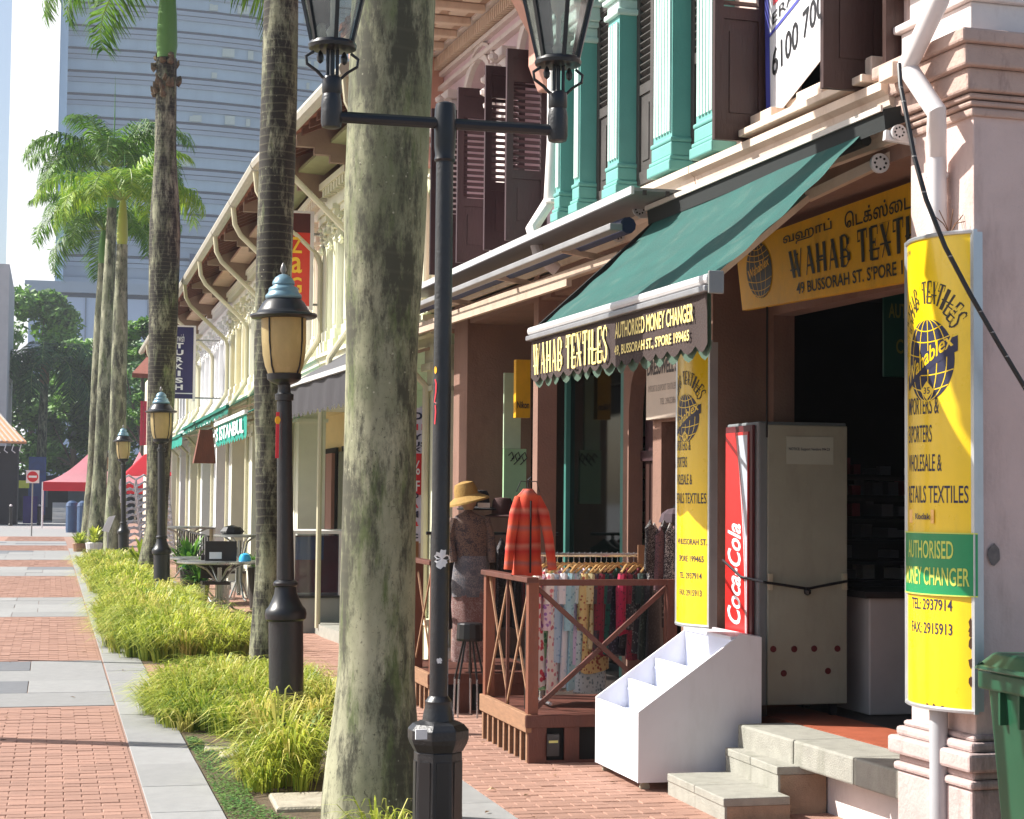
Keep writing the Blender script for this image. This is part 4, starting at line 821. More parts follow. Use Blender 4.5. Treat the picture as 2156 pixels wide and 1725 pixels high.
m=MB(); octo(m,[(.112,.56),(.135,.6),(.142,.62),(.142,.66),(.118,.685),(.075,.70)]); m.build('base_cap',BLK2,t,bevel=.004)
MB().lathe((X0,Y0,0),[(.075,.695),(.07,.73),(.06,.77),(.062,.785),(.05,.8),(.044,.81)],16).build('collar',BLK2,t,smooth=True)
MB().lathe((X0,Y0,0),[(.043,.8),(.04,3.3)],18).build('shaft',BLK2,t,smooth=True)
MB().lathe((X0,Y0,0),[(.045,3.26),(.05,3.27),(.045,3.29),(.05,3.33),(.052,3.43),(.05,3.5),(.045,3.53),(.02,3.54)],16).build('cross_fitting',BLK,t,smooth=True)
LX=1.195; RX=2.265; AZ=3.44
MB().tube([(LX,Y0,AZ),(X0,Y0,AZ)],.027,10).build('crossarm',BLK,t,smooth=True); MB().tube([(X0,Y0,AZ),(RX,Y0,AZ)],.027,10).build('crossarm',BLK,t,smooth=True)
LG=glass('lantern_glass',(225,232,228),.1,.22,(190,196,188))
def lantern(x):
    c=(x,Y0,0)
    cu=MB().lathe(c,[(.03,3.385),(.043,3.39),(.048,3.41),(.048,3.5),(.044,3.53),(.04,3.545)],14).build('cup',BLK2,t,smooth=True)
    for k in range(7):
        a=k*.898; MB().tube([(x+.048*math.cos(a),Y0+.048*math.sin(a),3.41),(x+.05*math.cos(a+.25),Y0+.05*math.sin(a+.25),3.45),(x+.048*math.cos(a),Y0+.048*math.sin(a),3.49)],.004,5).build('cup_ornament',BLK,cu) if False else None
    MB().lathe(c,[(.04,3.54),(.045,3.55),(.045,3.61),(.04,3.62),(.02,3.63)],14).build('neck',BLK,t,smooth=True)
    for s in (-1,1):
        br=MB().tube([(x+s*.035,Y0,3.61),(x+s*.07,Y0,3.645),(x+s*.115,Y0,3.675),(x+s*.12,Y0,3.71),(x+s*.085,Y0,3.735)],.0075,6).build('scroll_bracket',BLK,t,smooth=True)
        MB().lathe((x+s*.055,Y0,3.71),[(.003,-.03),(.014,-.02),(.017,0),(.01,.02),(.004,.03)],8).build('thumb_screw',BLK,br)
        MB().tube([(x+s*.022,Y0-.01,3.62),(x+s*.022,Y0-.01,3.75)],.008,6).build('stay_rod',BLK,t)
    MB().tube([(x,Y0,3.61),(x,Y0,3.75)],.012,8).build('stay_rod',BLK,t)
    MB().lathe(c,[(.09,3.745),(.108,3.75),(.112,3.765),(.104,3.78),(.09,3.785)],18).build('seat_ring',BLK,t,smooth=True)
    n=6; zb_,zt=3.785,4.36; rb,rt2=.098,.235
    for k in range(n):
        a=k*math.pi/3+math.pi/6; b=a+math.pi/3
        P=lambda an,r,z:(x+r*math.cos(an),Y0+r*math.sin(an),z)
        MB().bar(P(a,rb,zb_-.01),P(a,rt2,zt),.018,.014).build('cage_bar',BLK,t)
        g=MB(); g.add([P(a,rb-.006,zb_),P(b,rb-.006,zb_),P(b,rt2-.006,zt),P(a,rt2-.006,zt)],[(0,1,2,3)]); g.build('glass_pane',LG,t,norm=False)
        MB().bar(P(a,rt2,zt),P(b,rt2,zt),.02,.02).build('top_rail',BLK,t)
    MB().lathe(c,[(.25,4.37),(.27,4.39),(.2,4.47),(.11,4.54),(.1,4.6),(.05,4.64),(.01,4.7)],6,math.pi/6).build('lantern_roof',BLK,t)
    MB().lathe(c,[(.02,3.79),(.03,3.83),(.012,3.86),(.012,3.98),(.035,4.02),(.045,4.09),(.02,4.16)],10).build('bulb',M('frosted_bulb',(226,224,214),.3,.05,spec=.5),t,smooth=True)
lantern(LX); lantern(RX)
# torn paper on the post, red number sticker
def patch(cx,cz,r,h,mat,nm,seed,par,rad=.0425,y=Y0,x=X0,a0=-1.57):
    rd=random.Random(seed); m=MB(); N=22; vs=[]
    for k in range(N):
        a=2*math.pi*k/N; q=rd.uniform(.55,1.1) if k%2 else rd.uniform(.8,1.15); s=(cx+r*q*math.cos(a))/rad+a0; vs.append((x+(rad+.002)*math.cos(s),y+(rad+.002)*math.sin(s),cz+h*q*math.sin(a)))
    vs.append((x+(rad+.0022)*math.cos(cx/rad+a0),y+(rad+.0022)*math.sin(cx/rad+a0),cz)); m.add(vs,[(k,(k+1)%N,N) for k in range(N)]); return m.build(nm,mat,par,norm=False)
patch(-.0,PY(925,1177,Y0-.04).z,.04,.042,PEEL,'torn_paper',2,t); patch(-.008,PY(917,1392,Y0-.04).z,.013,.014,PEEL,'torn_paper',5,t)
p=PY(888,1543,7.97); MB().box(p.x-.03,p.x+.022,7.955,7.968,p.z-.028,p.z+.016).build('white_label',PEEL,t)
cyl=lambda s,z,rad=.0432,a0=-1.57:(X0+rad*math.cos(s/rad+a0),Y0+rad*math.sin(s/rad+a0),z)
q1=PY(912,860,Y0-.04); MB(lambda a,b,c:Vector(cyl(a,c))).add([(-.045+.009*math.cos(k*.6),0,PY(912,780,Y0).z+.017*math.sin(k*.6)) for k in range(11)],[tuple(range(11))]).build('orange_disc',ORG,t,norm=False)
def stroke(pts,wd,mat,nm,par):
    m=MB(); 
    for (ax,az),(bx,bz) in zip(pts[:-1],pts[1:]):
        k=len(m.v); m.v+=[Vector(cyl(ax-wd/2,az)),Vector(cyl(ax+wd/2,az)),Vector(cyl(bx+wd/2,bz)),Vector(cyl(bx-wd/2,bz))]; m.f.append((k,k+1,k+2,k+3))
    m.build(nm,mat,par,norm=False)
z1=PY(912,798,Y0-.04).z; z2=PY(912,893,Y0-.04).z; h=z1-z2
stroke([(-.047,z1),(-.04,z1-.02),(-.041,z1-.06),(-.05,z1-.105),(-.038,z1-.11)],.008,RED,'red_numeral',t); stroke([(-.044,z1-.118),(-.041,z1-.15),(-.046,z2)],.008,RED,'red_numeral',t)
# ================================================================ DOWNPIPES AND CABLE
t=thing('downpipe','thick white rain downpipe bending over the capital of the right-hand pink pilaster','downpipe',FA(7.66,.08,0))
def fz(x,y,w=.1): u,z=PF(x,y,w); return FA(u,w,z)
a=fz(1995,-60,.2);b=fz(1978,0,.2);c=fz(1910,140,.2);d=fz(1972,255,.14);e=fz(1972,330,.07);f_=fz(1973,600,.06)
g=Vector((f_.x,f_.y,.1))
g=Vector((f_.x,f_.y,2.93)); MB().tube([a+Vector((0,0,.6)),a,b,c,c.lerp(d,.1),d.lerp(e,-.25),d.lerp(e,.3),e,g],.047,14).build('pipe',WPIPE,t,smooth=True,ang=30)
for z in (3.25,): MB().lathe((f_.x,f_.y,z),[(.048,-.012),(.054,-.01),(.054,.01),(.048,.012)],14).build('pipe_bracket',WPIPE,t)
t=thing('downpipe','white downpipe with an elbow between the teal house and the pink arched house','downpipe',FA(13.47,.1,0))
u,z=PF(1165,300,.08); 
MB().tube([FA(u,.08,6),FA(u,.08,z),FA(PF(1158,430,.08)[0],.08,4.02),FA(PF(1125,490,.22)[0],.24,3.78),FA(PF(1120,505,.3)[0],.24,3.55),FA(PF(1120,505,.3)[0],.1,3.45)],.05,12).build('pipe',WPIPE,t,smooth=True,ang=30); MB().lathe(tuple(FA(u,.08,4.0)),[(.055,-.015),(.062,-.01),(.062,.01),(.055,.015)],12).build('pipe_bracket',WPIPE,t)
t=thing('electric_cable','loose black cable hanging down across the right-hand pink pilaster','cable',(4.1,7.3,0))
pts=[PY(x,y,Y) for x,y,Y in [(1893,135,7.55),(1896,180,7.5),(1908,240,7.45),(1925,330,7.4),(1950,420,7.36),(1990,520,7.33),(2040,615,7.3),(2100,720,7.3),(2160,820,7.3),(2230,905,7.3)]]
MB().tube(pts,.011,8).build('cable',M('cable_black',(34,34,36),.45,.1),t,smooth=True)
rd=random.Random(2)
m=MB()
for k in range(9):
    i=rd.randrange(1,8); q=pts[i].lerp(pts[i+1],rd.random()); m.lathe(tuple(q),[(.009,-.004),(.0118,-.002),(.0118,.003),(.009,.005)],8)
m.build('tape_fleck',M('tape',(150,148,146),.6,.3,30),t)['kind']='stuff'
t=thing('junction_box','small cream junction box on the ledge where the black cable starts','junction box',FA(7.98,.16,3.8))
p=fz(1893,150,.15); MB().box(p.x-.05,p.x+.03,p.y-.03,p.y+.12,p.z-.035,p.z+.04).build('box',CREAM,t,bevel=.004)
# ================================================================ CURVED SIGNS
YEL=M('sign_yellow',(248,208,20),.3,.05,6,spec=.6,coat=.3,stain=.35,stc=(176,146,40)); NAVY=M('sign_navy_print',(38,40,70),.5,.06); DKP=M('sign_dark_print',(52,46,36),.5,.06); SFR=M('sign_frame_metal',(196,200,204),.35,.08,6,metal=.6)
YELD=M('sign_board_yellow',(232,172,12),.5,.1,6,stain=.4,stc=(150,104,20)); SGN=M('sign_green',(18,140,84),.35,.06,6,spec=.6); GOLD=M('sign_gold_print',(206,216,96),.45,.08)
def curved(label,N,Fp,b,z0,z1,full=True):
    """convex sign between near edge N and far edge Fp; x runs 0 (far, left) .. 1 (near, right)"""
    t=thing('shop_sign',label,'shop sign',((N[0]+Fp[0])/2,(N[1]+Fp[1])/2,0),'curved yellow textile shop signs')
    N=Vector(N);Fp=Vector(Fp);L=(N-Fp).length; T=(N-Fp).normalized(); O=Vector((-T.y,T.x,0)); 
    if O.x>0: O=-O
    Rr=(L*L/4+b*b)/(2*b); th=math.asin(L/2/Rr); C=(N+Fp)/2-O*(Rr-b)
    def S(s,z,o=0.): a=(s-.5)*2*th; p=C+(O*math.cos(a)+T*math.sin(a))*(Rr+o); return Vector((p.x,p.y,z))
    m=MB(); n=24
    for i in range(n+1): m.v+=[S(i/n,z0),S(i/n,z1)]
    m.f=[(2*i,2*i+2,2*i+3,2*i+1) for i in range(n)]; m.build('sign_face',YEL,t,smooth=True,ang=80)
    fr=MB()
    for zz in (z0,z1): fr.tube([S(i/n,zz,.001) for i in range(n+1)],.011,6)
    for s in (0,1): fr.bar(S(s,z0-.01,-.002),S(s,z1+.01,-.002),.022,.022,(T.x,T.y,0))
    fr.build('metal_frame',SFR,t)
    back=MB(); back.hexa([(N.x,N.y,z0),(Fp.x,Fp.y,z0),tuple(Fp-O*.05+Vector((0,0,z0))),tuple(N-O*.05+Vector((0,0,z0))),(N.x,N.y,z1),(Fp.x,Fp.y,z1),tuple(Fp-O*.05+Vector((0,0,z1))),tuple(N-O*.05+Vector((0,0,z1)))]); back.build('back_tray',SFR,t)
    arc=2*th*Rr; H=z1-z0
    def line(s,x,w_,zc,h,mat=NAVY,bold=.012,nm='lettering'):
        text(s,lambda a,b_:S(x+a*w_,zc+b_*h,.0015),1,1,nm,mat,t,bold=bold)
    # arc title
    V=[];
    ttl='WAHAB TEXTILES'; cx=.53
    for i,chh in enumerate(ttl):
        if chh==' ': continue
        an=R(68)-(R(136))*i/(len(ttl)-1); rx,rz=.36,.105*H
        px,pz=cx-rx*math.sin(an),z1-.225*H+rz*math.cos(an)*1.0
        ca,sa=math.cos(an*.8),math.sin(an*.8); wd,hh=.075,.062*H*.75
        def mp(a,b_,px=px,pz=pz,ca=ca,sa=sa,wd=wd,hh=hh):
            dx=(a-.5)*wd*arc; dz=(b_-.5)*hh; return S(px+(dx*ca-dz*sa)/arc,pz+dx*sa+dz*ca,.0015)
        slabtext(chh,mp,1,1,'lettering',DKP,t)
    # globe
    cz=z1-.235*H-.03*H; gx,gz=.30,.088*H; n2=28
    m=MB()
    for k in range(n2+1): f=-math.cos(math.pi*k/n2); h_=gz*math.sqrt(max(0,1-f*f)); m.v+=[S(cx+gx*f,cz-h_,.0012),S(cx+gx*f,cz+h_,.0012)]
    m.f=[(2*k,2*k+2,2*k+3,2*k+1) for k in range(n2)]
    g=m.build('globe_emblem',NAVY,t,norm=False)
    gl=MB()
    def poly(pts,wd):
        for p_,q_ in zip(pts[:-1],pts[1:]):
            dx,dz=(q_[0]-p_[0])*arc,(q_[1]-p_[1]); l_=math.hypot(dx,dz) or 1; ox,oz=-dz/l_*wd/2/arc,dx/l_*wd/2; k=len(gl.v)
            gl.v+=[S(p_[0]-ox,p_[1]-oz,.002),S(p_[0]+ox,p_[1]+oz,.002),S(q_[0]+ox,q_[1]+oz,.002),S(q_[0]-ox,q_[1]-oz,.002)]; gl.f.append((k,k+1,k+2,k+3))
    for f in (-.75,-.35,.05,.4,.75): poly([(cx+gx*f*math.cos(a*.15-1.5),cz+gz*math.sin(a*.15-1.5)) for a in range(0,21)],.005)
    for f in (-.62,-.25,.2,.55,.82):
        w_=math.sqrt(1-f*f); poly([(cx+gx*w_*(j/6-1),cz+gz*(f-.12*(1-(j/6-1)**2))) for j in range(13)],.005)
    gl.build('globe_lines',YEL,g,norm=False)
    m=MB()
    for k in range(13): f=k/12; m.v+=[S(cx-.35+.68*f,cz+(-.062+.078*f)*H,.0025),S(cx-.35+.68*f,cz+(-.03+.078*f+.008*math.sin(3.1*f))*H,.0025)]
    m.f=[(2*k,2*k+2,2*k+3,2*k+1) for k in range(12)]; m.build('emblem_band',NAVY,g,norm=False)
    text('Wahablex',lambda a,b_:S(cx-.33+a*.62,cz-.052*H+a*.08*H+b_*.035*H,.003),1,1,'emblem_lettering',YEL,g,bold=.015)
    m=MB(); dzc=cz-.065*H; m.v=[S(cx,dzc+.02*H,.003),S(cx+.09,dzc,.003),S(cx,dzc-.02*H,.003),S(cx-.09,dzc,.003)]; m.f=[(0,1,2,3)]; m.build('emblem_diamond',YEL,g,norm=False)
    text('35',lambda a,b_:S(cx-.04+a*.08,dzc-.007*H+b_*.014*H,.0035),1,1,'emblem_lettering',NAVY,g,bold=.01)
    text('(ROC 084)',lambda a,b_:S(.04+a*.2,z1-.032*H+b_*.012*H,.0015),1,1,'lettering',NAVY,t) if full else None
    k=H/2.2
    for s,x,w_,yy in (('IMPORTERS &',.17,.5,.38),('EXPORTERS',.17,.42,.44),('WHOLESALE &',.17,.53,.502),('RETAILS TEXTILES',.17,.78,.569)): line(s,x,w_,z1-yy*H-.0,.037*H,bold=.004)
    gp=MB()
    for i in range(n+1): gp.v+=[S(-.03+1.06*i/n,z1-.762*H,.009),S(-.03+1.06*i/n,z1-.632*H,.009)]
    gp.f=[(2*i,2*i+2,2*i+3,2*i+1) for i in range(n)]
    if full:
        go=gp.build('green_plate',SGN,t,smooth=True,ang=80)
        fr=MB()
        for zz in (.762,.632): fr.tube([S(-.03+1.06*i/n,z1-zz*H,.0095) for i in range(n+1)],.004,4)
        fr.build('plate_rim',GOLD,go)
        for s,x,w_,yy in (('AUTHORISED',.22,.6,.686),('MONEY CHANGER',.14,.82,.742)): text(s,lambda a,b_:S(x+a*w_,z1-yy*H+b_*.038*H,.0105),1,1,'plate_lettering',GOLD,go,bold=.01)
        line('TEL: 2937914',.26,.54,z1-.795*H,.024*H); line('FAX: 2915913',.26,.54,z1-.845*H,.024*H)
        kp=MB(); kp.v=[S(.22,z1-.612*H,.006),S(.62,z1-.612*H,.006),S(.62,z1-.583*H,.006),S(.22,z1-.583*H,.006)]; kp.f=[(0,1,2,3)]; ko=kp.build('sticker',M('orange_sticker',(250,196,110),.4,.05),t,norm=False)
        text('Kodak',lambda a,b_:S(.36+a*.22,z1-.604*H+b_*.013*H,.007),1,1,'sticker_lettering',NAVY,ko,bold=.02)
        # rust chips
        rd=random.Random(4); rc=MB()
        for k_ in range(9):
            s_=.97 if k_<6 else rd.uniform(.5,.95); zz=z1-rd.uniform(.78,.95)*H if k_<6 else z0+.012; c0=len(rc.v); rc.v.append(S(s_,zz,.002)); 
            for j in range(7): rc.v.append(S(s_+rd.uniform(.012,.03)*math.cos(j*.9),zz+rd.uniform(.01,.035)*math.sin(j*.9) if k_<6 else zz+rd.uniform(.004,.014)*math.sin(j*.9),.002))
            rc.f+=[(c0,c0+1+j,c0+1+(j+1)%7) for j in range(7)]
        rc.build('rust_chip',M('rust',(84,56,30),.9,.3,30),t,norm=False)
    else:
        for s,x,w_,yy in (('49 BUSSORAH ST.',.3,.66,.715),('SPORE 199465',.36,.55,.775),('TEL: 2937914',.38,.5,.835),('FAX: 2915913',.38,.5,.895)): line(s,x,w_,z1-yy*H,.022*H)
    return t,S
tn,S=curved('curved yellow textile sign with green money changer plate on the right-hand post',(4.04,7.4,0),(3.955,7.89,0),.085,.77,2.945)
MB().tube([(4.0,7.67,-.02),(4.0,7.67,2.93)],.042,14).build('post',M('grey_post',(176,178,182),.5,.08,5),tn,smooth=True)
rd=random.Random(9); m=MB()
for k in range(7):
    a=rd.uniform(0,6.28); p=Vector((4.0,7.55,2.95)); m.tube([p,p+Vector((math.cos(a)*.03,math.sin(a)*.03,.05)),p+Vector((math.cos(a)*.07,math.sin(a)*.07,rd.uniform(.05,.14)))],.0025,4)
m.build('binding_wire',M('rusty_wire',(120,84,60),.7,.2),tn)['kind']='stuff'
tf,S=curved('curved yellow textile sign bracketed off the far pillar, its top hidden behind the valance',(3.80,10.15,0),(3.755,10.6,0),.065,.96,2.66,full=False)
for z in (1.3,2.2): MB().tube([(3.84,10.55,z),(4.14,10.97,z)],.012,6).build('bracket_arm',GREYM,tf)
# ---- overhead signboard
t=thing('shop_signboard','yellow and brown overhead textile signboard hung under the green awning','shop sign',FA(9,0,2.8))
w_=-.28
TL=FA(10.71,w_,3.34);TR=FA(8.1,w_,3.385);BR=FA(8.1,w_,2.85);BL=FA(10.6,w_,2.91)
MB().hexa([tuple(BL),tuple(BR),tuple(BR+Vector((.04,0,0))),tuple(BL+Vector((.04,0,0))),tuple(TL),tuple(TR),tuple(TR+Vector((.04,0,0))),tuple(TL+Vector((.04,0,0)))]).build('board',YELD,t)
off=Vector((-.004,0,0)); QM=quadmap(TL,TR,BL,BR,off)
slabtext('WAHAB TEXTILES',lambda x,y:QM(x,y),.70,.36,'lettering',DKP,t,x0=.285,y0=.30)
text('49 BUSSORAH ST. S\u2019PORE 199465',QM,.60,.15,'lettering',DKP,t,bold=.015,x0=.31,y0=.08)
for s,x,w2 in (('\u0bb5\u0bb9\u0bbe\u0baa\u0bcd',.26,.24),('\u0bc6\u0b9f\u0b95\u0bcd\u0bb8\u0bcd\u0bc8\u0b9f\u0bb2\u0bcd\u0bb8\u0bcd',.56,.40)): text(s,QM,w2,.19,'tamil_lettering',DKP,t,bold=.012,x0=x,y0=.73)
cx,cy=.12,.52; m=MB(); m.v=[Vector(QM(cx,cy))]+[Vector(QM(cx+.07*math.cos(k*.2244),cy+.4*math.sin(k*.2244))) for k in range(28)]; m.f=[(0,k+1,(k+1)%28+1) for k in range(28)]; g=m.build('globe_emblem',DKP,t,norm=False)
gl=MB()
def ql(pts,wd):
    for p_,q_ in zip(pts[:-1],pts[1:]):
        a=Vector(QM(*p_))+off*.5;b=Vector(QM(*q_))+off*.5; d=(b-a).normalized(); n_=Vector((0,-d.z,d.y))*wd/2; k=len(gl.v); gl.v+=[a-n_,a+n_,b+n_,b-n_]; gl.f.append((k,k+1,k+2,k+3))
for f in (-.7,-.3,.1,.5): ql([(cx+.07*f*math.cos(a*.15-1.5),cy+.4*math.sin(a*.15-1.5)) for a in range(21)],.005)
for f in (-.8,-.6,-.3,.45,.65,.85): ql([(cx+.07*math.sqrt(1-f*f)*(j/4-1),cy+.4*f-.05*(1-(j/4-1)**2)) for j in range(9)],.005)
gl.build('globe_lines',YELD,g,norm=False)
text('Wahablex',lambda x,y:QM(cx-.06+x*.12,cy-.1+x*.14+y*.13)+off,1,1,'emblem_lettering',YELD,g,bold=.02)
# ================================================================ AWNINGS
AWG=M('green_awning_canvas',(24,86,80),.75,.2,4,.4,90,trans=.1,stain=.6,stc=(92,112,102)); VAL=M('valance_brown',(62,48,45),.85,.15,5,.3,80,trans=.03); CREAMP=M('valance_print',(246,226,140),.6,.05); SILV=M('awning_bar_metal',(206,206,206),.4,.06,6,metal=.2); AWD=M('dark_underside',(34,38,38),.9,.2)
ARM=M('beige_arm_paint',(188,166,146),.6,.12,8,.2,60,stain=.3,stc=(120,95,80)); 
t=thing('green_awning','faded green canvas awning with printed textile shop valance and silver front bar','awning',FA(9.3,.1,3.4),)
A0=FA(11.05,.1,3.55);A1=FA(8.28,.1,3.6);B0=Vector((2.9,10.87,2.76));B1=Vector((2.9,7.74,2.72))
m=MB(); nu,nv=60,30; rd=random.Random(1)
for i in range(nu+1):
    for j in range(nv+1):
        a=i/nu;b=j/nv; p=(A0*(1-a)+A1*a)*(1-b)+(B0*(1-a)+B1*a)*b; p=p+Vector((0,0,-.05*math.sin(math.pi*b)*(.6+.4*math.sin(a*math.pi))+.006*math.sin(a*38+b*3)*b+.006*math.sin(b*26+a*9))); m.v.append(p)
m.f=[(i*(nv+1)+j,(i+1)*(nv+1)+j,(i+1)*(nv+1)+j+1,i*(nv+1)+j+1) for i in range(nu) for j in range(nv)]
m.build('canvas',AWG,t,smooth=True,norm=False)
MB().bar(B0+Vector((0,.05,.0)),B1+Vector((0,-.03,0)),.075,.05).build('front_bar',SILV,t,bevel=.018)
MB().bar(B0+Vector((-.02,.05,-.045)),B1+Vector((-.02,-.03,-.045)),.05,.03).build('lower_bar',M('awning_bar_grey',(150,150,152),.4,.1,metal=.4),t,bevel=.006)
MB().box(B1.x-.03,B1.x+.045,B1.y-.05,B1.y-.032,B1.z-.07,B1.z+.035).build('end_cap',M('cap_grey',(130,132,130),.5,.1),t,bevel=.006)
vx=2.885; vt=lambda a:2.70-.04*a
def valance(par,X,y0,y1,zt,zb_,mat,nsc,amp,name='valance',zfun=None,thick=.003):
    m=MB(); n=nsc*4; V=[]
    for i in range(n+1):
        a=i/n; y=y0+(y1-y0)*a; zz=zb_(a)-amp*abs(math.sin(math.pi*nsc*a)); x=X+.004*math.sin(a*23)+.002*math.sin(a*61); V.append((x,y,zt(a),zz))
    for x,y,a_,b_ in V: m.v+=[Vector((x,y,a_)),Vector((x+.005*math.sin(y*9),y,b_))]
    m.f=[(2*i,2*i+2,2*i+3,2*i+1) for i in range(n)]; return m.build(name,mat,par,norm=False)
valance(t,vx,10.88,7.74,lambda a:2.715-.03*a,lambda a:2.47-.045*a,VAL,17,.035)
valance(t,vx+.02,10.88,7.74,lambda a:2.69-.03*a,lambda a:2.45-.045*a,M('green_lining',(84,108,92),.8,.1,trans=.3),15,.05,'valance_lining')
VM=lambda x,y:Vector((vx-.0085,10.80-3.02*x,2.47-.045*x+.215*y))
slabtext('WAHAB TEXTILES',VM,.52,.88,'lettering',CREAMP,t,x0=.0,y0=.04)
text('AUTHORISED MONEY CHANGER',VM,.40,.40,'lettering',CREAMP,t,bold=.018,x0=.555,y0=.54,shear=.0)
text('49, BUSSORAH ST., S\u2019PORE 199465',VM,.385,.28,'lettering',CREAMP,t,bold=.018,x0=.552,y0=.10)
# cassette, roller and arms
MB(FA).hexa([(8.0,.02,3.58),(11.1,.02,3.58),(11.1,.16,3.5),(8.0,.16,3.52),(8.0,.02,3.66),(11.1,.02,3.66),(11.1,.17,3.6),(8.0,.17,3.62)]).build('roller_hood',AWD,t)
MB(FA).bar((8.0,.18,3.625),(11.1,.18,3.605),.012,.03).build('hood_edge',M('hood_edge_metal',(206,198,188),.5,.1),t)
MB().tube([FA(8.3,.1,3.53),FA(11.05,.1,3.5)],.03,10).build('roller',AWD,t)
p=PY(1890,282,8.0); MB().bar(PY(1862,285,8.0),PY(1935,298,8.0),.03,.05).build('bracket',SILV,t); 
def wheel(px,py,Y,r,par,nm='gear_wheel'):
    c=PY(px,py,Y); m=MB(); N=20; V=[]
    m.prism([(r*math.cos(k*math.pi/10),r*math.sin(k*math.pi/10)) for k in range(N)],lambda a,b,tt:(c.x+a,c.y+tt,c.z+b),-.02,0); o=m.build(nm,SILV,par)
    h=MB()
    for k in range(8): h.prism([(r*.6*math.cos(k*.785)+r*.14*math.cos(j),r*.6*math.sin(k*.785)+r*.14*math.sin(j)) for j in range(6)],lambda a,b,tt:(c.x+a,c.y+tt,c.z+b),-.022,-.0205)
    h.build('wheel_holes',AWD,o)
wheel(1890,280,7.98,.038,t); wheel(1850,345,8.3,.05,t,'arm_joint')
m=MB(); m.bar(PY(1905,318,8.25),PY(1700,415,8.6),.05,.05); m.build('folding_arm',ARM,t); MB().bar(PY(1700,415,8.6),B1+Vector((.06,.35,-.01)),.04,.035).build('folding_arm',ARM,t)
MB().bar(PY(1380,500,11.0),B0+Vector((.05,-.3,-.02)),.04,.04).build('folding_arm',ARM,t)
MB().bar(A0+Vector((-.0,.06,-.06)),B0+Vector((.02,.12,-.04)),.02,.09).build('side_flap',AWD,t)
# ---- grey hood and retracted awning of the teal house
t=thing('grey_awning','long grey sheet-metal awning hood with a folded blue awning beneath, on the teal house','awning',FA(13,.3,3.6))
hl=PY(1325,399,10.7); 
MB().hexa([(hl.x,10.62,hl.z-.02),FA(10.6,.0,3.63),FA(16.9,.0,3.64),(FA(16.9,.42,0).x,16.9,hl.z-.03),(hl.x,10.62,hl.z),FA(10.6,.0,3.65),FA(16.9,.0,3.66),(FA(16.9,.42,0).x,16.9,hl.z-.01)]).build('hood_sheet',M('galvanised_sheet',(142,142,140),.5,.15,5,metal=.3,stain=.4,stc=(96,96,92)),t)
hx=lambda Y:FA(Y,.42,0).x
MB().bar((hl.x-.01,10.6,hl.z-.02),(hx(16.9),16.9,hl.z-.03),.02,.05).build('hood_edge',SILV,t)
for k in range(3):
    q=FA(10.62,.08+.15*k,hl.z-.03); MB().box(q.x-.012,q.x+.012,10.585,10.6,q.z-.02,q.z+.01).build('hood_clip',BLK,t)
wheel(1345,443,11.3,.045,t); 
m=MB(); m.bar(PY(1345,455,11.3),PY(1385,455,11.3),.03,.03); m.build('bracket',SILV,t); wheel(1300,495,11.9,.05,t,'arm_joint')
MB().tube([FA(11.1,.3,3.49),FA(16.9,.34,3.47)],.055,10).build('awning_roller',M('blue_canvas_roll',(50,60,92),.7,.2,6,stain=.5,stc=(96,96,98)),t,smooth=True)
MB().bar(FA(11.0,.42,3.46),FA(16.9,.5,3.42),.09,.045).build('front_bar',M('dull_bar_metal',(150,150,150),.45,.15,5,metal=.3),t,bevel=.008)
MB().bar(FA(11.5,.2,3.34),FA(16.9,.3,3.3),.06,.07).build('beige_beam',ARM,t,bevel=.006)
MB().bar(FA(12.2,.32,3.24),FA(16.9,.5,3.2),.04,.05).build('folding_arm',ARM,t)
for u in (12.0,13.6,15.2): MB().bar(FA(u,.02,3.38),FA(u,.45,3.44),.03,.04).build('support_bracket',ARM,t)
# grey scalloped awning further on
def awning(label,u0,u1,xf,z0,w1,z1,vh,mat,vmat,bar=True,sc=14,barmat=None,letters=None):
    t=thing('shop_awning',label,'awning',xf((u0+u1)/2,.3,3),'shop awnings along the far row'); m=MB(xf)
    m.hexa([(u0,.02,z0),(u1,.02,z0),(u1,w1,z1),(u0,w1,z1),(u0,.02,z0+.012),(u1,.02,z0+.012),(u1,w1,z1+.012),(u0,w1,z1+.012)]); m.build('canvas',mat,t)
    n=sc*4; v=MB(xf)
    for i in range(n+1): a=i/n; u=u0+(u1-u0)*a; v.v+=[xf(u,w1+.01*math.sin(a*31),z1),xf(u,w1+.01*math.sin(a*47),z1-vh-.05*abs(math.sin(math.pi*sc*a)))]
    v.f=[(2*i,2*i+2,2*i+3,2*i+1) for i in range(n)]; v.build('valance',vmat,t,norm=False)
    MB(xf).bar((u0,w1+.01,z1+.02),(u1,w1+.01,z1+.02),.05,.05).build('front_bar',barmat or SILV,t)
    for u in (u0+.15,u1-.15): MB(xf).bar((u,.02,z0-.25),(u,w1,z1-.02),.03,.03).build('arm',ARM,t)
    if letters: text(letters,lambda x,y:xf(u1-.2-(u1-u0-.4)*x,w1+.022,z1-vh+.03+(vh-.07)*y),1,1,'lettering',WH,t,bold=.02)
    return t
GA=M('grey_canvas',(92,92,96),.8,.1,4,trans=.15,stretch=(1,6,.3)); GV=M('grey_valance',(66,64,68),.8,.15,5,trans=.2,stretch=(1,9,.2)); TC_=M('teal_canvas',(22,120,104),.7,.1,3,trans=.25); TV=M('teal_valance',(36,160,142),.7,.1,3,trans=.3)
awning('grey awning with a zigzag striped valance between the nearest palm and the lamp lantern',16.95,20.7,FA,3.42,.85,2.93,.3,GA,GV,sc=22)
awning('teal awning with a white front bar and Arabic-style white lettering',22.3,26.6,FB,3.2,.98,2.74,.26,TC_,TV,sc=20,barmat=WH,letters='S ISTANBUL')
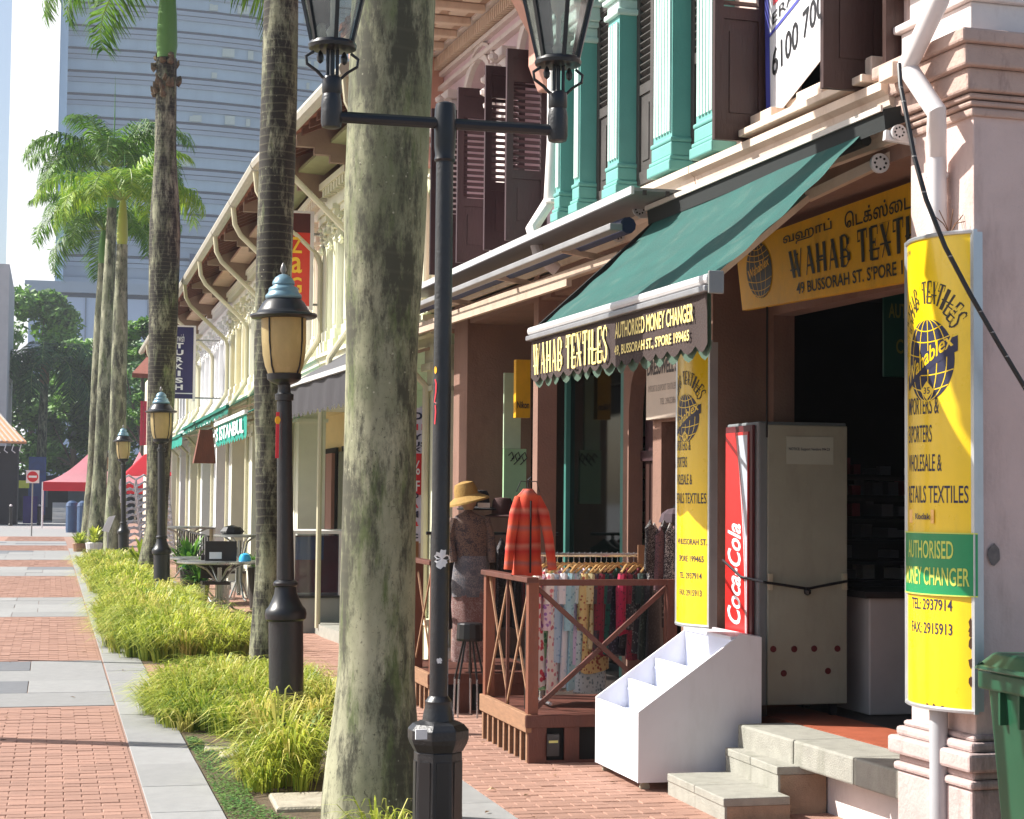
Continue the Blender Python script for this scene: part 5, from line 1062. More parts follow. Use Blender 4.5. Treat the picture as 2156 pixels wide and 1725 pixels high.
awning('long dark teal awning over the ivory shops beyond the lettered one',27.8,37.5,FB,3.45,.7,3.08,.06,TC_,TC_,sc=20,barmat=TC_)
awning('far teal awning ending by the blue hanging sign post',37.9,49,FB,3.3,.7,2.98,.16,TC_,TV,sc=20,barmat=TC_)
# ================================================================ HANGING BANNERS
def hsign(name,label,px0,px1,py0,py1,Y,cols,frame=True):
    a=PY(px0,py0,Y); b=PY(px1,py1,Y); t=thing(name,label,'hanging sign',(a.x,Y,0))
    MB().box(a.x,b.x,Y-.04,Y+.04,b.z,a.z).build('board',cols[0],t)
    MB().box(b.x,b.x+.045,Y-.05,Y+.05,b.z-.05,a.z+.03).build('side_frame',WPIPE,t); MB().box(a.x-.02,b.x,Y-.05,Y+.05,a.z,a.z+.03).build('top_frame',WPIPE,t)
    for z in (a.z-.25,b.z+.02): MB().tube([(b.x+.04,Y,z),(b.x+.6,Y,z)],.015,6).build('bracket',GREYM,t)
    return t,a,b
t,a,b=hsign('red_hanging_sign','red and orange vertical hanging sign with yellow letters behind the slender palm',560,650,447,645,22.3,[M('sign_red_orange',(214,52,34),.4,.25,1.2)])
MB().box(a.x+.0,b.x-.001,22.25,22.259,a.z-.24,a.z-.005).build('dark_header',M('sign_maroon',(78,20,18),.5,.2),t)
for i,c in enumerate('ZaGs'):
    text(c,lambda x,y:(PY(621,0,22.25).x+x*.14,22.25,a.z-.5-.25*i+y*.2),1,1,'lettering',M('gold_letter',(240,190,50),.4,.1),t,bold=.015)
t,a,b=hsign('blue_hanging_sign','navy blue vertical hanging sign reading TURKISH beside the blotched palm',352,405,688,840,36,[M('sign_navy_blue',(42,38,92),.4,.1)])
for i,c in enumerate('TURKISH'):
    h=(a.z-b.z); text(c,lambda x,y:(PY(390,0,35.95).x-.065+x*.16*(.35 if c=='I' else 1)+(.055 if c=='I' else 0),35.95,a.z-h*(.30+.097*i)+y*.105),1,1,'lettering',WH,t,bold=.04)
text('Derwish',lambda x,y:(PY(378,0,35.95).x+x*.22,35.95,a.z-.3+y*.16),1,1,'script_lettering',WH,t)
MB().box(a.x,b.x-.001,35.945,35.955,b.z+.09,b.z+.11).build('white_line',WH,t)
# ERA banner in window of house A
t=thing('window_banner','white agent banner with phone number hanging slanted in the upstairs window','banner',FA(9,.05,4),)
TLb=FA(9.66,.02,4.95);TRb=FA(8.45,.02,5.25);BRb=FA(8.45,.02,4.28);BLb=FA(9.62,.02,3.86)
MB().slab(TLb,TRb,BRb,BLb,(1,0,0),.006).build('cloth',M('banner_white',(238,238,242),.6,.04),t); QB=quadmap(TLb,TRb,BLb,BRb,(-.004,0,0))
BLU=M('banner_blue',(80,84,176),.6,.1)
m=MB(); 
for x0_,x1_,y0_,y1_ in ((0,.045,.03,1),(.0,1,.455,.475),(.36,.372,.475,1)): k=len(m.v); m.v+=[QB(x0_,y0_),QB(x1_,y0_),QB(x1_,y1_),QB(x0_,y1_)]; m.f.append((k,k+1,k+2,k+3))
m.build('blue_border',BLU,t,norm=False)
text('6100 7005',QB,.60,.15,'phone_number',M('banner_black',(30,30,34),.5),t,bold=.01,x0=.07,y0=.22)
text('ERA',QB,.24,.06,'lettering',M('banner_black',(30,30,34),.5),t,x0=.08,y0=.5); text('Attic',QB,.2,.06,'lettering',M('banner_black',(30,30,34),.5),t,x0=.42,y0=.55)
for i in range(3):
    for j in range(3-(i==2)): m=MB(); x=.09+.075*i;y=.6+.07*j; m.v=[QB(x,y),QB(x+.062,y),QB(x+.062,y+.055),QB(x,y+.055)]; m.f=[(0,1,2,3)]; m.build('red_block',RED,t,norm=False)
MB().tube([BLb,BLb+Vector((-.03,.03,-.06)),BLb+Vector((-.01,.02,-.14))],.005,5).build('tie_cord',WPIPE,t)
# dresswell sign, sign column, menu, nikon
t=thing('fascia_sign','cream dress shop sign over the dark doorway beside the arched door','shop sign',FA(12.3,-.6,2.3))
SCm=M('cream_sign',(196,180,164),.6,.06,6)
MB(FA).box(12.36,12.98,-.63,-.58,2.32,2.86).build('board',SCm,t)
DM=lambda x,y:FA(12.97-.6*x,-.577,2.33+.52*y)
text("DRESSWELL'S",DM,.98,.22,'lettering',M('sign_brown_print',(60,50,46),.5),t,bold=.03,x0=.02,y0=.62); text('IMPORT & EXPORT TEXTILES',DM,.9,.09,'lettering',M('sign_faint_print',(140,126,116),.5),t,x0=.06,y0=.38); text('TEL 2962386',DM,.5,.09,'lettering',M('sign_faint_print',(140,126,116),.5),t,x0=.45,y0=.18)
t=thing('photo_sign_column','tall white photo shop sign column with red discount panel behind the nearest palm','shop sign',(3.0,17,0))
a=PY(838,858,17.2);b=PY(886,1140,17.2); mx=PY(863,900,17.2).x
MB().box(a.x,b.x,17.2,17.32,b.z,a.z).build('panel',M('sign_cool_white',(222,218,230),.5,.05),t); MB().box(b.x,b.x+.03,17.18,17.34,b.z-.02,a.z+.02).build('frame',SFR,t)
MB().box(a.x+.02,b.x-.02,17.2,17.3,0,b.z).build('plinth',M('orange_wood',(150,100,60),.7,.2),t)
rz=lambda y:PY(870,y,17.2).z
MB().box(a.x,b.x-.003,17.185,17.198,rz(1042),rz(955)).build('red_panel',M('sale_red',(206,34,44),.5,.05),t)
for s,y0_,y1_,x0_,mt,yy in (('D',884,868,.02,NAVY,0),('II',906,893,.02,RED,0),('Y',926,914,.02,NAVY,0),('US',941,930,.012,NAVY,0),('X',966-14,952-10,.012,NAVY,0)): text(s,lambda x,y:(mx+x0_+.0+x*(.1 if len(s)==1 else .15),17.183,rz(y0_)+y*(rz(y1_)-rz(y0_))),1,1,'lettering',mt,t,bold=.03)
for s,y0_,y1_,wd in (('20%',1000,970,.2),('OFF',1035,1012,.17)): text(s,lambda x,y:(b.x-.02-wd+x*wd,17.18,rz(y0_)+y*(rz(y1_)-rz(y0_))),1,1,'lettering',WH,t,bold=.01)
for s,y0_,y1_,wd,mt in (('MINO',1050,1038,.26,NAVY),('ICA',1070,1056,.18,RED),('FILM',1090,1076,.22,NAVY),('a',1108,1098,.06,RED),('onic',1134,1120,.2,NAVY)): text(s,lambda x,y:(b.x-.03-wd+x*wd,17.18,rz(y0_)+y*(rz(y1_)-rz(y0_))),1,1,'lettering',mt,t,bold=.03)
t=thing('camera_sign','small yellow camera brand sign between two pillars of the walkway','shop sign',(3.9,15.2,0))
a=PY(1087,757,15.2);b=PY(1116,880,15.2); MB().box(a.x,b.x,15.2,15.28,b.z,a.z).build('board',YELD,t); text('Nikon',lambda x,y:(a.x+.01+x*(b.x-a.x-.02),15.195,PY(1100,860,15.2).z+y*.06),1,1,'lettering',M('banner_black',(30,30,34),.5),t,bold=.02); MB().tube([(b.x,15.3,a.z-.1),(b.x+.3,15.3,a.z-.1)],.012,5).build('bracket',BLK,t)
t=thing('menu_board','tall pale green board with Arabic-style flourishes hanging in the walkway','menu board',(3.8,15.5,0))
a=PY(1062,785,15.5);b=PY(1096,945,15.5); MB().box(a.x,b.x,15.5,15.53,b.z,a.z).build('upper_sheet',M('pale_green_sheet',(178,196,166),.6,.08,5),t); a2=PY(1060,945,15.5);b2=PY(1106,1060,15.5); MB().box(a2.x,b2.x,15.48,15.52,b2.z,a2.z).build('lower_sheet',M('green_sheet',(160,196,152),.6,.12,3),t)
m=MB()
for k in range(5): q=Vector((a2.x+.04+.03*k,15.475,a2.z-.06-.03*(k%2))); m.tube([q,q+Vector((.03,0,.03)),q+Vector((.05,0,-.02)),q+Vector((.02,0,-.05))],.005,5)
m.build('flourish',M('banner_black',(30,30,34),.5),t)
# ================================================================ DECKS, CLOTHES, STAND
WDL=M('light_brown_wood',(150,112,84),.75,.2,8,.5,60,stretch=(1,1,6)); WDD=M('dark_brown_wood',(92,50,38),.6,.25,8,.4,60,stretch=(1,1,.3)); WDM=M('brown_wood',(120,68,48),.6,.25,8,.4,60,stretch=(1,1,.3))  # lighter wood on the street-side boards, darker on the front
def deck(label,x0,x1,y0,y1,h,rail,posts):
    t=thing('timber_deck',label,'deck',(x0,y0,0),'raised timber decks with railings in front of the shops'); n=int((y1-y0)/.1)
    for k in range(n): a=y0+.02+k*(y1-y0-.04)/n; MB().box(x0+.03,x1,a+.003,a+(y1-y0-.04)/n-.003,h-.03,h).build('deck_board',WDD,t)
    MB().box(x0-.02,x0+.02,y0-.02,y1+.02,h-.1,h+.015).build('side_fascia',WDL,t,bevel=.004)
    ns=8
    for k in range(ns+1): a=y0+.02+k*(y1-y0-.04)/ns; MB().box(x0-.004,x0+.03,a-.02,a+.02,0,h-.1).build('side_slat',WDL,t)
    MB().box(x0-.02,x1,y0-.03,y0,h-.07,h+.01).build('front_fascia',WDD,t,bevel=.004)
    m=MB(); xs=[x0,x0+.13,x0+.26,x0+.35,x0+.48,x1-.0]
    m.box(x0,x0+.12,y0-.018,y0-.002,0,h-.07); m.box(x0+.24,x0+.34,y0-.018,y0-.002,0,h-.07); m.box(x0+.46,x1,y0-.018,y0-.002,0,h-.07); m.box(x0+.12,x0+.24,y0-.018,y0-.002,0,.03);m.box(x0+.34,x0+.46,y0-.018,y0-.002,0,.03); m.build('front_panel',WDD,t)
    MB().box(x0+.02,x1,y0+.01,y1-.02,0,h-.04).build('deck_core',DARK,t)
    for (x,y) in posts: MB().box(x-.035,x+.035,y-.035,y+.035,h,rail).build('post',WDM if x<x0+.1 else WDD,t,bevel=.004)
    MB().box(x0-.02,x0+.06,y0-.02,y1+.02,rail-.02,rail+.015).build('handrail',WDD,t,bevel=.004)
    ym=(y0+y1)/2; 
    for a,b in ((y0+.06,ym),(ym,y1-.06)):
        MB().bar((x0+.02,a,rail-.03),(x0+.02,b,h+.02),.012,.02).build('diagonal_brace',WDL,t); MB().bar((x0+.03,b,rail-.03),(x0+.03,a,h+.02),.012,.02).build('diagonal_brace',WDL,t)
    MB().box(x0+.01,x0+.03,ym-.01,ym+.01,h,rail-.02).build('thin_baluster',WDD,t)
    return t
t=deck('near timber deck with clothes rack, its slatted side sunlit, behind the two-lantern post',3.0,4.0,11.32,12.58,.31,1.19,[(3.035,11.36),(3.035,12.55),(3.98,11.36)])
MB().box(3.07,3.95,11.33,11.37,1.15,1.19).build('front_handrail',WDD,t)
MB().bar((3.07,11.35,1.13),(3.95,11.35,.36),.025,.03).build('diagonal_brace',WDD,t); MB().bar((3.07,11.38,.36),(3.95,11.38,1.13),.025,.03).build('diagonal_brace',WDD,t)
MB().box(3.12,3.2,11.28,11.3,.06,.2).build('light_fitting',BLK,t); MB().box(3.13,3.19,11.275,11.281,.145,.16).build('glint_strip',M('glint',(190,190,110),.3),t)
t=deck('farther timber deck with the mannequin, seen between the post and the near deck',2.93,3.95,14.1,15.55,.31,1.2,[(2.97,14.14),(2.97,15.5),(2.97,14.8)])
# clothes rack
CH=M('chrome_tube',(190,192,196),.25,.06,metal=.8)
t=thing('clothes_rack','chrome clothes rail full of hanging clothes on the near timber deck','clothes rack',(3.75,12.0,.31))
RY=12.0; rz_=1.33
MB().tube([(3.2,RY,rz_),(4.12,RY,rz_)],.014,8).build('rail',CH,t)
for x in (3.27,4.1): MB().tube([(x,RY,.34),(x,RY,rz_)],.012,8).build('upright',CH,t); MB().tube([(x,RY-.25,.34),(x,RY+.25,.34)],.012,8).build('foot',CH,t)
MB().box(3.95,4.15,RY-.04,RY-.03,1.27,1.4).build('price_card',M('card',(150,110,80),.8),t)
HG=M('hanger_wood',(206,168,112),.5,.1)
colors=[((232,226,220),(198,60,80),.5,'red-flowered white'),((150,200,150),(60,130,90),.4,'green printed'),((238,232,226),(210,130,140),.35,'white rose-print'),((236,214,224),(170,120,190),.4,'lilac printed'),((186,208,226),(140,170,200),.2,'pale blue'),((228,228,232),(200,206,220),.2,'white'),((160,200,210),(110,160,180),.25,'aqua'),((206,196,226),(150,140,190),.3,'lavender'),((196,214,220),(120,150,160),.3,'light grey-blue'),((214,190,130),(150,70,50),.4,'tan patterned'),((206,196,150),(160,130,80),.3,'khaki'),((70,66,74),(120,40,60),.4,'dark printed'),((120,30,50),(60,20,30),.2,'crimson'),((30,90,80),(20,50,60),.3,'dark green'),((48,46,60),(90,90,110),.3,'navy'),((170,30,70),(90,20,50),.2,'deep pink'),((40,40,44),(80,80,84),.3,'black'),((130,40,60),(60,30,40),.3,'wine'),((60,60,66),(130,130,130),.4,'charcoal speckled'),((34,50,48),(70,90,80),.3,'dark teal'),((30,28,34),(60,56,60),.3,'almost black')]
def clothmat(i,c1,c2,f):
    nm='cloth_%d'%i
    if nm in MATS: return MATS[nm]
    m=bpy.data.materials.new('garment_fabric'); m.use_nodes=True; n=m.node_tree.nodes; l=m.node_tree.links; b=n['Principled BSDF']; b.inputs['Roughness'].default_value=.9; b.inputs['Sheen Weight'].default_value=.2
    v=n.new('ShaderNodeTexVoronoi'); v.inputs['Scale'].default_value=22+i*1.7; tc=n.new('ShaderNodeTexCoord'); l.new(tc.outputs['Object'],v.inputs['Vector']); nz=n.new('ShaderNodeTexNoise'); nz.inputs['Scale'].default_value=16; l.new(tc.outputs['Object'],nz.inputs[0])
    ad=n.new('ShaderNodeMath'); ad.operation='MULTIPLY'; l.new(v.outputs['Distance'],ad.inputs[0]); l.new(nz.outputs[0],ad.inputs[1]); mr=n.new('ShaderNodeMapRange'); mr.inputs[1].default_value=.26*f+.1; mr.inputs[2].default_value=.26*f+.04; l.new(ad.outputs[0],mr.inputs[0])
    mx=n.new('ShaderNodeMix'); mx.data_type='RGBA'; l.new(mr.outputs[0],mx.inputs[0]); mx.inputs[6].default_value=lin(c1); mx.inputs[7].default_value=lin(c2); l.new(mx.outputs[2],b.inputs['Base Color']); MATS[nm]=m; return m
pos=['first from the left','second from the left','third from the left','fourth from the left','fifth from the left','sixth from the left','seventh from the left','eighth from the left','ninth from the left','in the left half, tenth along','middle of the rail','just right of the middle','right of the khaki one','left of the navy one','right of the dark green one','in the right half','near the right upright','beside the black one','third from the right','second from the right','last at the right end']
def garment(m,x,y,zt,L,wd,th,seed,ang=1.25):
    """hanging garment: shoulders narrow to hem with folds, seen three-quarter"""
    rd=random.Random(seed); ph=rd.uniform(0,6); N=14; rows=[(0,.05,.3),(.035,.55,.7),(.07,.9,1),(.3,.8,1),(.6,.92,1.2),(1.0,1.05,1.5)]
    V=[]
    ca,sa=math.cos(ang),math.sin(ang)
    for f,wf,tf in rows:
        for k in range(N):
            a=2*math.pi*k/N; px=wd/2*wf*math.cos(a); py=th/2*tf*math.sin(a)*(1+.35*math.sin(a*3+ph+f*2)); zz=zt-f*L-(.035*abs(math.cos(a)) if f<.08 and f>0 else 0)+(.012*math.sin(a*2+ph) if f==1 else 0)
            V.append((x+px*ca-py*sa,y+px*sa+py*ca,zz))
    R_=len(rows); Fc=[(i*N+k,i*N+(k+1)%N,(i+1)*N+(k+1)%N,(i+1)*N+k) for i in range(R_-1) for k in range(N)]+[tuple(range(N))[::-1],tuple(range((R_-1)*N,R_*N))]
    m.add(V,Fc)
for i,(c1,c2,f,nm) in enumerate(colors):
    x=3.3+i*.0395; rd=random.Random(i); g=thing('hanging_garment','%s garment on the chrome clothes rail, %s'%(nm,pos[i]),'garment',(x,RY,1.2),'garments on the chrome rail')
    an=.8+rd.uniform(-.25,.2); L=rd.uniform(.62,.86) if i<10 else rd.uniform(.45,.66)
    m=MB(); garment(m,x,RY,rz_-.09,L,.36,.05,i,an); m.build('garment_body',clothmat(i,c1,c2,f),g,smooth=True,ang=60)
    for s_ in (-1,1):
        q=Vector((x+s_*.15*math.cos(an),RY+s_*.15*math.sin(an),rz_-.13)); MB().tube([q,q+Vector((s_*.03*math.cos(an),s_*.03*math.sin(an),-.1)),q+Vector((s_*.035*math.cos(an),s_*.035*math.sin(an),-(.2 if i%3 else .38)))],[.03,.038,.034],8).build('sleeve',clothmat(i,c1,c2,f),g,smooth=True)
    h=MB(); ca,sa=math.cos(an)*.17,math.sin(an)*.17; h.tube([(x-ca,RY-sa,rz_-.115),(x-ca*.5,RY-sa*.5,rz_-.075),(x,RY,rz_-.055),(x+ca*.5,RY+sa*.5,rz_-.075),(x+ca,RY+sa,rz_-.115)],.008,5); h.build('hanger',HG,g)
    MB().tube([(x,RY,rz_-.055),(x,RY,rz_-.01),(x+.0,RY+.016,rz_+.012),(x,RY-.012,rz_+.02)],.0025,4).build('hook',CH,g)
# orange jacket on stand
OR1=M('orange_knit',(216,78,44),.9,.15,18,.4,90)
def stripes(name,cols,sc):
    m=bpy.data.materials.new(name); m.use_nodes=True; n=m.node_tree.nodes; l=m.node_tree.links; b=n['Principled BSDF']; b.inputs['Roughness'].default_value=.9
    tc=n.new('ShaderNodeTexCoord'); sp=n.new('ShaderNodeSeparateXYZ'); l.new(tc.outputs['Object'],sp.inputs[0]); nz=n.new('ShaderNodeTexNoise'); nz.inputs['Scale'].default_value=7; l.new(tc.outputs['Object'],nz.inputs[0])
    ad=n.new('ShaderNodeMath'); ad.operation='MULTIPLY_ADD'; ad.inputs[1].default_value=.03; l.new(nz.outputs[0],ad.inputs[0]); l.new(sp.outputs[2],ad.inputs[2]); mu=n.new('ShaderNodeMath'); mu.operation='MULTIPLY'; mu.inputs[1].default_value=sc; l.new(ad.outputs[0],mu.inputs[0]); fr=n.new('ShaderNodeMath'); fr.operation='FRACT'; l.new(mu.outputs[0],fr.inputs[0])
    r=n.new('ShaderNodeValToRGB'); l.new(fr.outputs[0],r.inputs[0]); e=r.color_ramp.elements; 
    while len(e)>1: e.remove(e[-1])
    e[0].position=0; e[0].color=lin(cols[0][1])
    for p,c in cols[1:]: q=e.new(p); q.color=lin(c)
    l.new(r.outputs[0],b.inputs['Base Color']); return m
JK=stripes('jacket_stripes',[(0,(190,50,34)),(.3,(206,84,54)),(.42,(160,92,86)),(.5,(204,78,46)),(.75,(180,40,30)),(.9,(190,112,92)),(1,(190,50,34))],4.2)
t=thing('striped_jacket','orange-red striped jacket hanging at the corner of the near deck','jacket',(3.15,11.7,1.2))
jx,jy=3.1,11.75; m=MB(); N=20
rows=[(1.78,.03,.04),(1.755,.05,.05),(1.72,.08,.065),(1.66,.088,.07),(1.5,.085,.068),(1.3,.1,.072),(1.2,.108,.078)]
V=[]; 
for z,rx,ry in rows:
    for k in range(N): a=2*math.pi*k/N; q=1+.06*math.sin(a*4+z*9); V.append((jx+rx*q*math.cos(a),jy+ry*q*math.sin(a),z))
m.add(V,[(i*N+k,i*N+(k+1)%N,(i+1)*N+(k+1)%N,(i+1)*N+k) for i in range(len(rows)-1) for k in range(N)]+[tuple(range(N))[::-1],tuple(range((len(rows)-1)*N,len(rows)*N))]); m.build('jacket_body',JK,t,smooth=True,ang=70)
for s,yo in ((-1,-.02),(1,-.06)): MB().tube([(jx+s*.06,jy,1.72),(jx+s*.095,jy+yo,1.62),(jx+s*.122,jy+yo*1.5,1.45),(jx+s*.142,jy+yo*2,1.24)],[.032,.036,.032,.03],12).build('sleeve',JK,t,smooth=True)
MB().tube([(jx,jy,1.78),(jx,jy,1.84),(jx+.02,jy,1.86)],.006,5).build('hook',BLK,t); MB().tube([(jx-.08,jy,1.76),(jx-.05,jy,1.83),(jx+.06,jy,1.83),(jx+.08,jy,1.76)],.004,4).build('hanger_frame',BLK,t)
MB().tube([(jx,jy,.31),(jx,jy,1.25)],.012,6).build('stand_pole',BLK,t)
# rail with dark clothes behind mannequin
t=thing('garment_rail','dark crowded garment rail with hats on top behind the mannequin','clothes rack',(3.6,14.9,.31))
MB().tube([(3.05,14.9,1.42),(4.2,14.9,1.42)],.014,8).build('rail',BLK,t)
for x in (3.1,4.0): MB().tube([(x,14.9,.31),(x,14.9,1.42)],.014,6).build('upright',BLK,t)
dk=[((40,36,40),(90,40,40)),((30,30,34),(70,66,70)),((120,40,44),(40,30,34)),((52,46,52),(110,80,80)),((26,26,30),(50,50,54)),((86,70,60),(40,36,34)),((34,32,40),(120,110,110))]
for i in range(12):
    c=dk[i%7]; m=MB(); garment(m,3.25+i*.075,14.9,1.38,.75,.4,.06,50+i,1.2); o=m.build('dark_garment',clothmat(30+i%7,c[0],c[1],.4),t,smooth=True,ang=60)
for nm,lb,x,y,z,r,c in (('felt_hat','wide black hat on the rail behind the straw hat',3.42,14.6,1.62,.17,(30,30,34)),('felt_hat','brown hat resting right of the black hat with the white tag',3.62,14.55,1.56,.15,(70,44,42))):
    t=thing(nm,lb,'hat',(x,y,z)); MB().lathe((x,y,z),[(.0+r,0),(r*1.02,.012),(r*.6,.03),(r*.56,.13),(r*.45,.16),(.02,.165)],20).build('hat_body',M('felt_'+nm+str(c[0]),c,.9,.15),t,smooth=True)
    if c[0]==30: MB().box(x-.04,x+.06,y-r-.02,y-r-.01,z+.02,z+.06).build('tag',WH,t)
# mannequin: straw hat, patterned dress
STRAW=M('straw',(160,126,66),.85,.15,30,.5,120); FL1=clothmat(60,(120,96,84),(66,58,62),.6); FL2=clothmat(61,(92,92,100),(140,130,130),.5); FL3=clothmat(62,(120,84,80),(150,130,126),.5)
mx,my=PY(992,1250,14.3).x,14.3
t=thing('mannequin','shop mannequin in a straw hat and long patterned brown and grey dress','mannequin',(mx,my,.31))
def body(rows,nm,mat,fold=.05,seed=0):
    m=MB(); N=22; V=[]
    for z,rx,ry,dx in rows:
        for k in range(N): a=2*math.pi*k/N; q=1+fold*math.sin(a*6+z*4+seed)+fold*.5*math.sin(a*11+z*11); V.append((mx+dx+rx*q*math.cos(a),my+ry*q*math.sin(a),z))
    m.add(V,[(i*N+k,i*N+(k+1)%N,(i+1)*N+(k+1)%N,(i+1)*N+k) for i in range(len(rows)-1) for k in range(N)]+[tuple(range(N))[::-1],tuple(range((len(rows)-1)*N,len(rows)*N))]); return m.build(nm,mat,t,smooth=True,ang=75)
body([(1.62,.03,.03,-.03),(1.6,.05,.05,-.03),(1.565,.13,.07,-.02),(1.5,.155,.08,-.02),(1.35,.14,.08,-.01),(1.22,.125,.08,0),(1.1,.14,.09,0)],'bodice',FL1,.03)
body([(1.25,.13,.09,0),(1.15,.15,.1,0),(1.02,.165,.11,0),(.92,.16,.11,.0)],'overskirt',FL2,.05,2)
body([(1.0,.14,.1,0),(.85,.155,.11,0),(.7,.16,.115,.01),(.5,.17,.12,.01),(.4,.165,.12,.01)],'long_skirt',FL3,.08,4)
for s in (-1,1): MB().tube([(mx-.02+s*.13,my,1.55),(mx-.02+s*.17,my-.01,1.4),(mx+s*.16,my-.04,1.2)],[.045,.042,.034],10).build('sleeve',FL1,t,smooth=True)
MB().lathe((mx-.03,my,1.62),[(.035,0),(.06,.04),(.075,.1),(.06,.16),(.02,.19)],14,sy=1.1).build('head',M('mannequin_skin',(150,120,96),.5,.05),t,smooth=True)
h=MB(); h.lathe((0,0,0),[(.18,-.03),(.175,-.015),(.1,.03),(.092,.09),(.075,.13),(.02,.145)],24); rm=Matrix.Rotation(R(-14),3,'Y'); h.v=[rm@Vector(v)+Vector((mx-.04,my,1.71)) for v in h.v]; h.build('straw_hat',STRAW,t,smooth=True)
MB().tube([(mx,my,.31),(mx,my,.45)],.015,6).build('stand_pole',BLK,t)
t=thing('bar_stool','small black stool with thin splayed legs below the mannequin','stool',(PY(985,1400,13.9).x,13.9,0))
sx_=PY(985,1400,13.9).x; sy_=13.85; MB().lathe((sx_,sy_,0),[(.1,.60),(.105,.62),(.1,.73),(.09,.74)],14).build('seat',BLK,t)
for k in range(5): a=k*1.257; MB().tube([(sx_+.05*math.cos(a),sy_+.05*math.sin(a),.6),(sx_+.12*math.cos(a),sy_+.12*math.sin(a),.3)],.009,5).build('leg',BLK,t); MB().tube([(sx_+.12*math.cos(a),sy_+.12*math.sin(a),.31),(sx_+.13*math.cos(a),sy_+.13*math.sin(a),0)],.009,5).build('leg_foot',CH,t)
# torso with patterned cloth near the white post, tiny things in the dark window
t=thing('draped_scarves','dark patterned scarves and belts hanging beside the yellow sign on the far pillar','scarves',(3.9,11.6,.9))
for i in range(7):
    m=MB(); garment(m,3.9+i*.035,11.55+.02*(i%2),1.58-.02*(i%3),.34+.05*(i%3),.1,.03,80+i,.3); m.build('scarf',clothmat(70+i%3,[(30,28,32),(60,56,60),(110,80,84)][i%3],[(120,116,112),(200,196,190),(50,44,50)][i%3],.5),t,smooth=True)
t=thing('folded_umbrella','purple-grey patterned umbrella canopy above the hanging scarves','umbrella',(3.95,11.7,1.7)); MB().lathe((4.16,11.8,1.56),[(.11,0),(.09,.06),(.05,.09),(.01,.1)],9).build('canopy',M('purple_print',(70,54,62),.8,.3,20),t)
MB().tube([(4.16,11.8,.4),(4.16,11.8,1.68)],.01,5).build('stick',BLK,t)
t=thing('window_stock','scattered small pale goods on dark shelves inside the dark shop window','shop goods',(4.9,15,0.5)); rd=random.Random(12)
mats=[M('stock_pale',(176,172,164),.7),M('stock_grey',(84,84,88),.7),M('stock_red',(110,30,36),.7),M('stock_green',(40,84,70),.7)]
ms=[MB(FA) for _ in mats]
for i in range(110):
    u=rd.uniform(14.0,16.6); z=.9+.18*rd.randrange(0,8); s=rd.uniform(.012,.035); ms[rd.choice([0,1,1,2,3])].box(u-s,u+s,-1.0-rd.random()*.2,-.95,z,z+rd.uniform(.03,.1))
for q,mt in zip(ms,mats): q.build('stock_items',mt,t)['kind']='stuff'
for z in (.88,1.06,1.24,1.42): MB(FA).box(14.0,16.7,-1.3,-.95,z-.02,z).build('shelf',M('shelf_dark',(24,22,22),.8),t)
p=PX(1195,1018,4.38); 
# near interior counter, goods, dark green sign
t=thing('shop_counter','white counter just inside the dark shop opening behind the yellow curved sign','counter',(5.2,10,.4))
a=PY(1783,1300,10.3); MB().box(a.x+.15,a.x+1.5,10.3,10.9,.4,1.12).build('counter_body',M('counter_white',(190,186,184),.6,.06),t,bevel=.01); MB().box(a.x+.1,a.x+1.55,10.25,10.95,1.12,1.16).build('counter_top',M('counter_dark_top',(50,46,46),.4),t)
t=thing('counter_stock','clutter of dim packets on shelves behind the shop counter','shop goods',(5.6,11,1.2)); rd=random.Random(5); ms=[MB() for _ in mats]
for i in range(60):
    x=rd.uniform(4.9,6.6); z=1.2+.14*rd.randrange(0,6); s=rd.uniform(.02,.045); ms[rd.choice([0,1,1,2])].box(x-s,x+s,11.3-rd.random()*.3,11.35,z,z+rd.uniform(.04,.11))
for q,mt in zip(ms,mats): q.build('packets',mt,t)['kind']='stuff'
for z in (1.18,1.32,1.46,1.6,1.74,1.88): MB().box(4.8,6.8,11.0,11.4,z-.02,z-.001).build('shelf',M('shelf_dark',(24,22,22),.8),t)
MB().box(jx-.004,jx+.004,jy-.09,jy-.072,1.22,1.7).build('zip',DARK,bpy.data.objects['striped_jacket'])
t=thing('green_wall_sign','dim dark green money changer sign inside the shop opening','sign',(4.9,10,2.5)); a=PY(1861,615,10.2);b=PY(1935,795,10.2)
MB().box(a.x,b.x,10.2,10.22,b.z,a.z).build('board',M('dim_green',(14,66,54),.5),t); text('AUTH',lambda x,y:(a.x+.03+x*.16,10.195,a.z-.16+y*.09),1,1,'lettering',M('olive_print',(110,110,50),.5),t,bold=.02); text('CH',lambda x,y:(a.x+.08+x*.1,10.195,a.z-.38+y*.09),1,1,'lettering',M('olive_print',(110,110,50),.5),t,bold=.02)
# vending machine
t=thing('vending_machine','red drinks vending machine seen from its grey back panel, roped shut, beside the doorway','vending machine',(4.45,10.6,.4))
vx0,vx1,vy0,vy1,vz0,vz1=4.185,4.765,10.33,10.87,.47,2.2
GB=M('olive_grey_panel',(156,158,142),.55,.1,3,.1,40,stain=.25,stc=(96,92,74)); MB().box(vx0,vx1,vy0,vy1,vz0,vz1).build('cabinet',M('cabinet_grey',(120,126,128),.5,.08),t,bevel=.01)
MB().box(vx0+.05,vx1-.004,vy0-.022,vy0-.002,vz0+.005,vz1-.02).build('back_panel',GB,t,bevel=.006)
MB().box(vx0-.02,vx0-.003,vy0+.06,vy1-.03,vz0+.05,vz1-.02).build('front_frame',M('vending_maroon',(90,30,34),.5),t)
MB().box(vx0-.028,vx0-.0205,vy0+.11,vy1-.05,vz0+.06,vz1-.06).build('red_front',M('cola_red',(206,36,34),.35,.04,spec=.6),t)
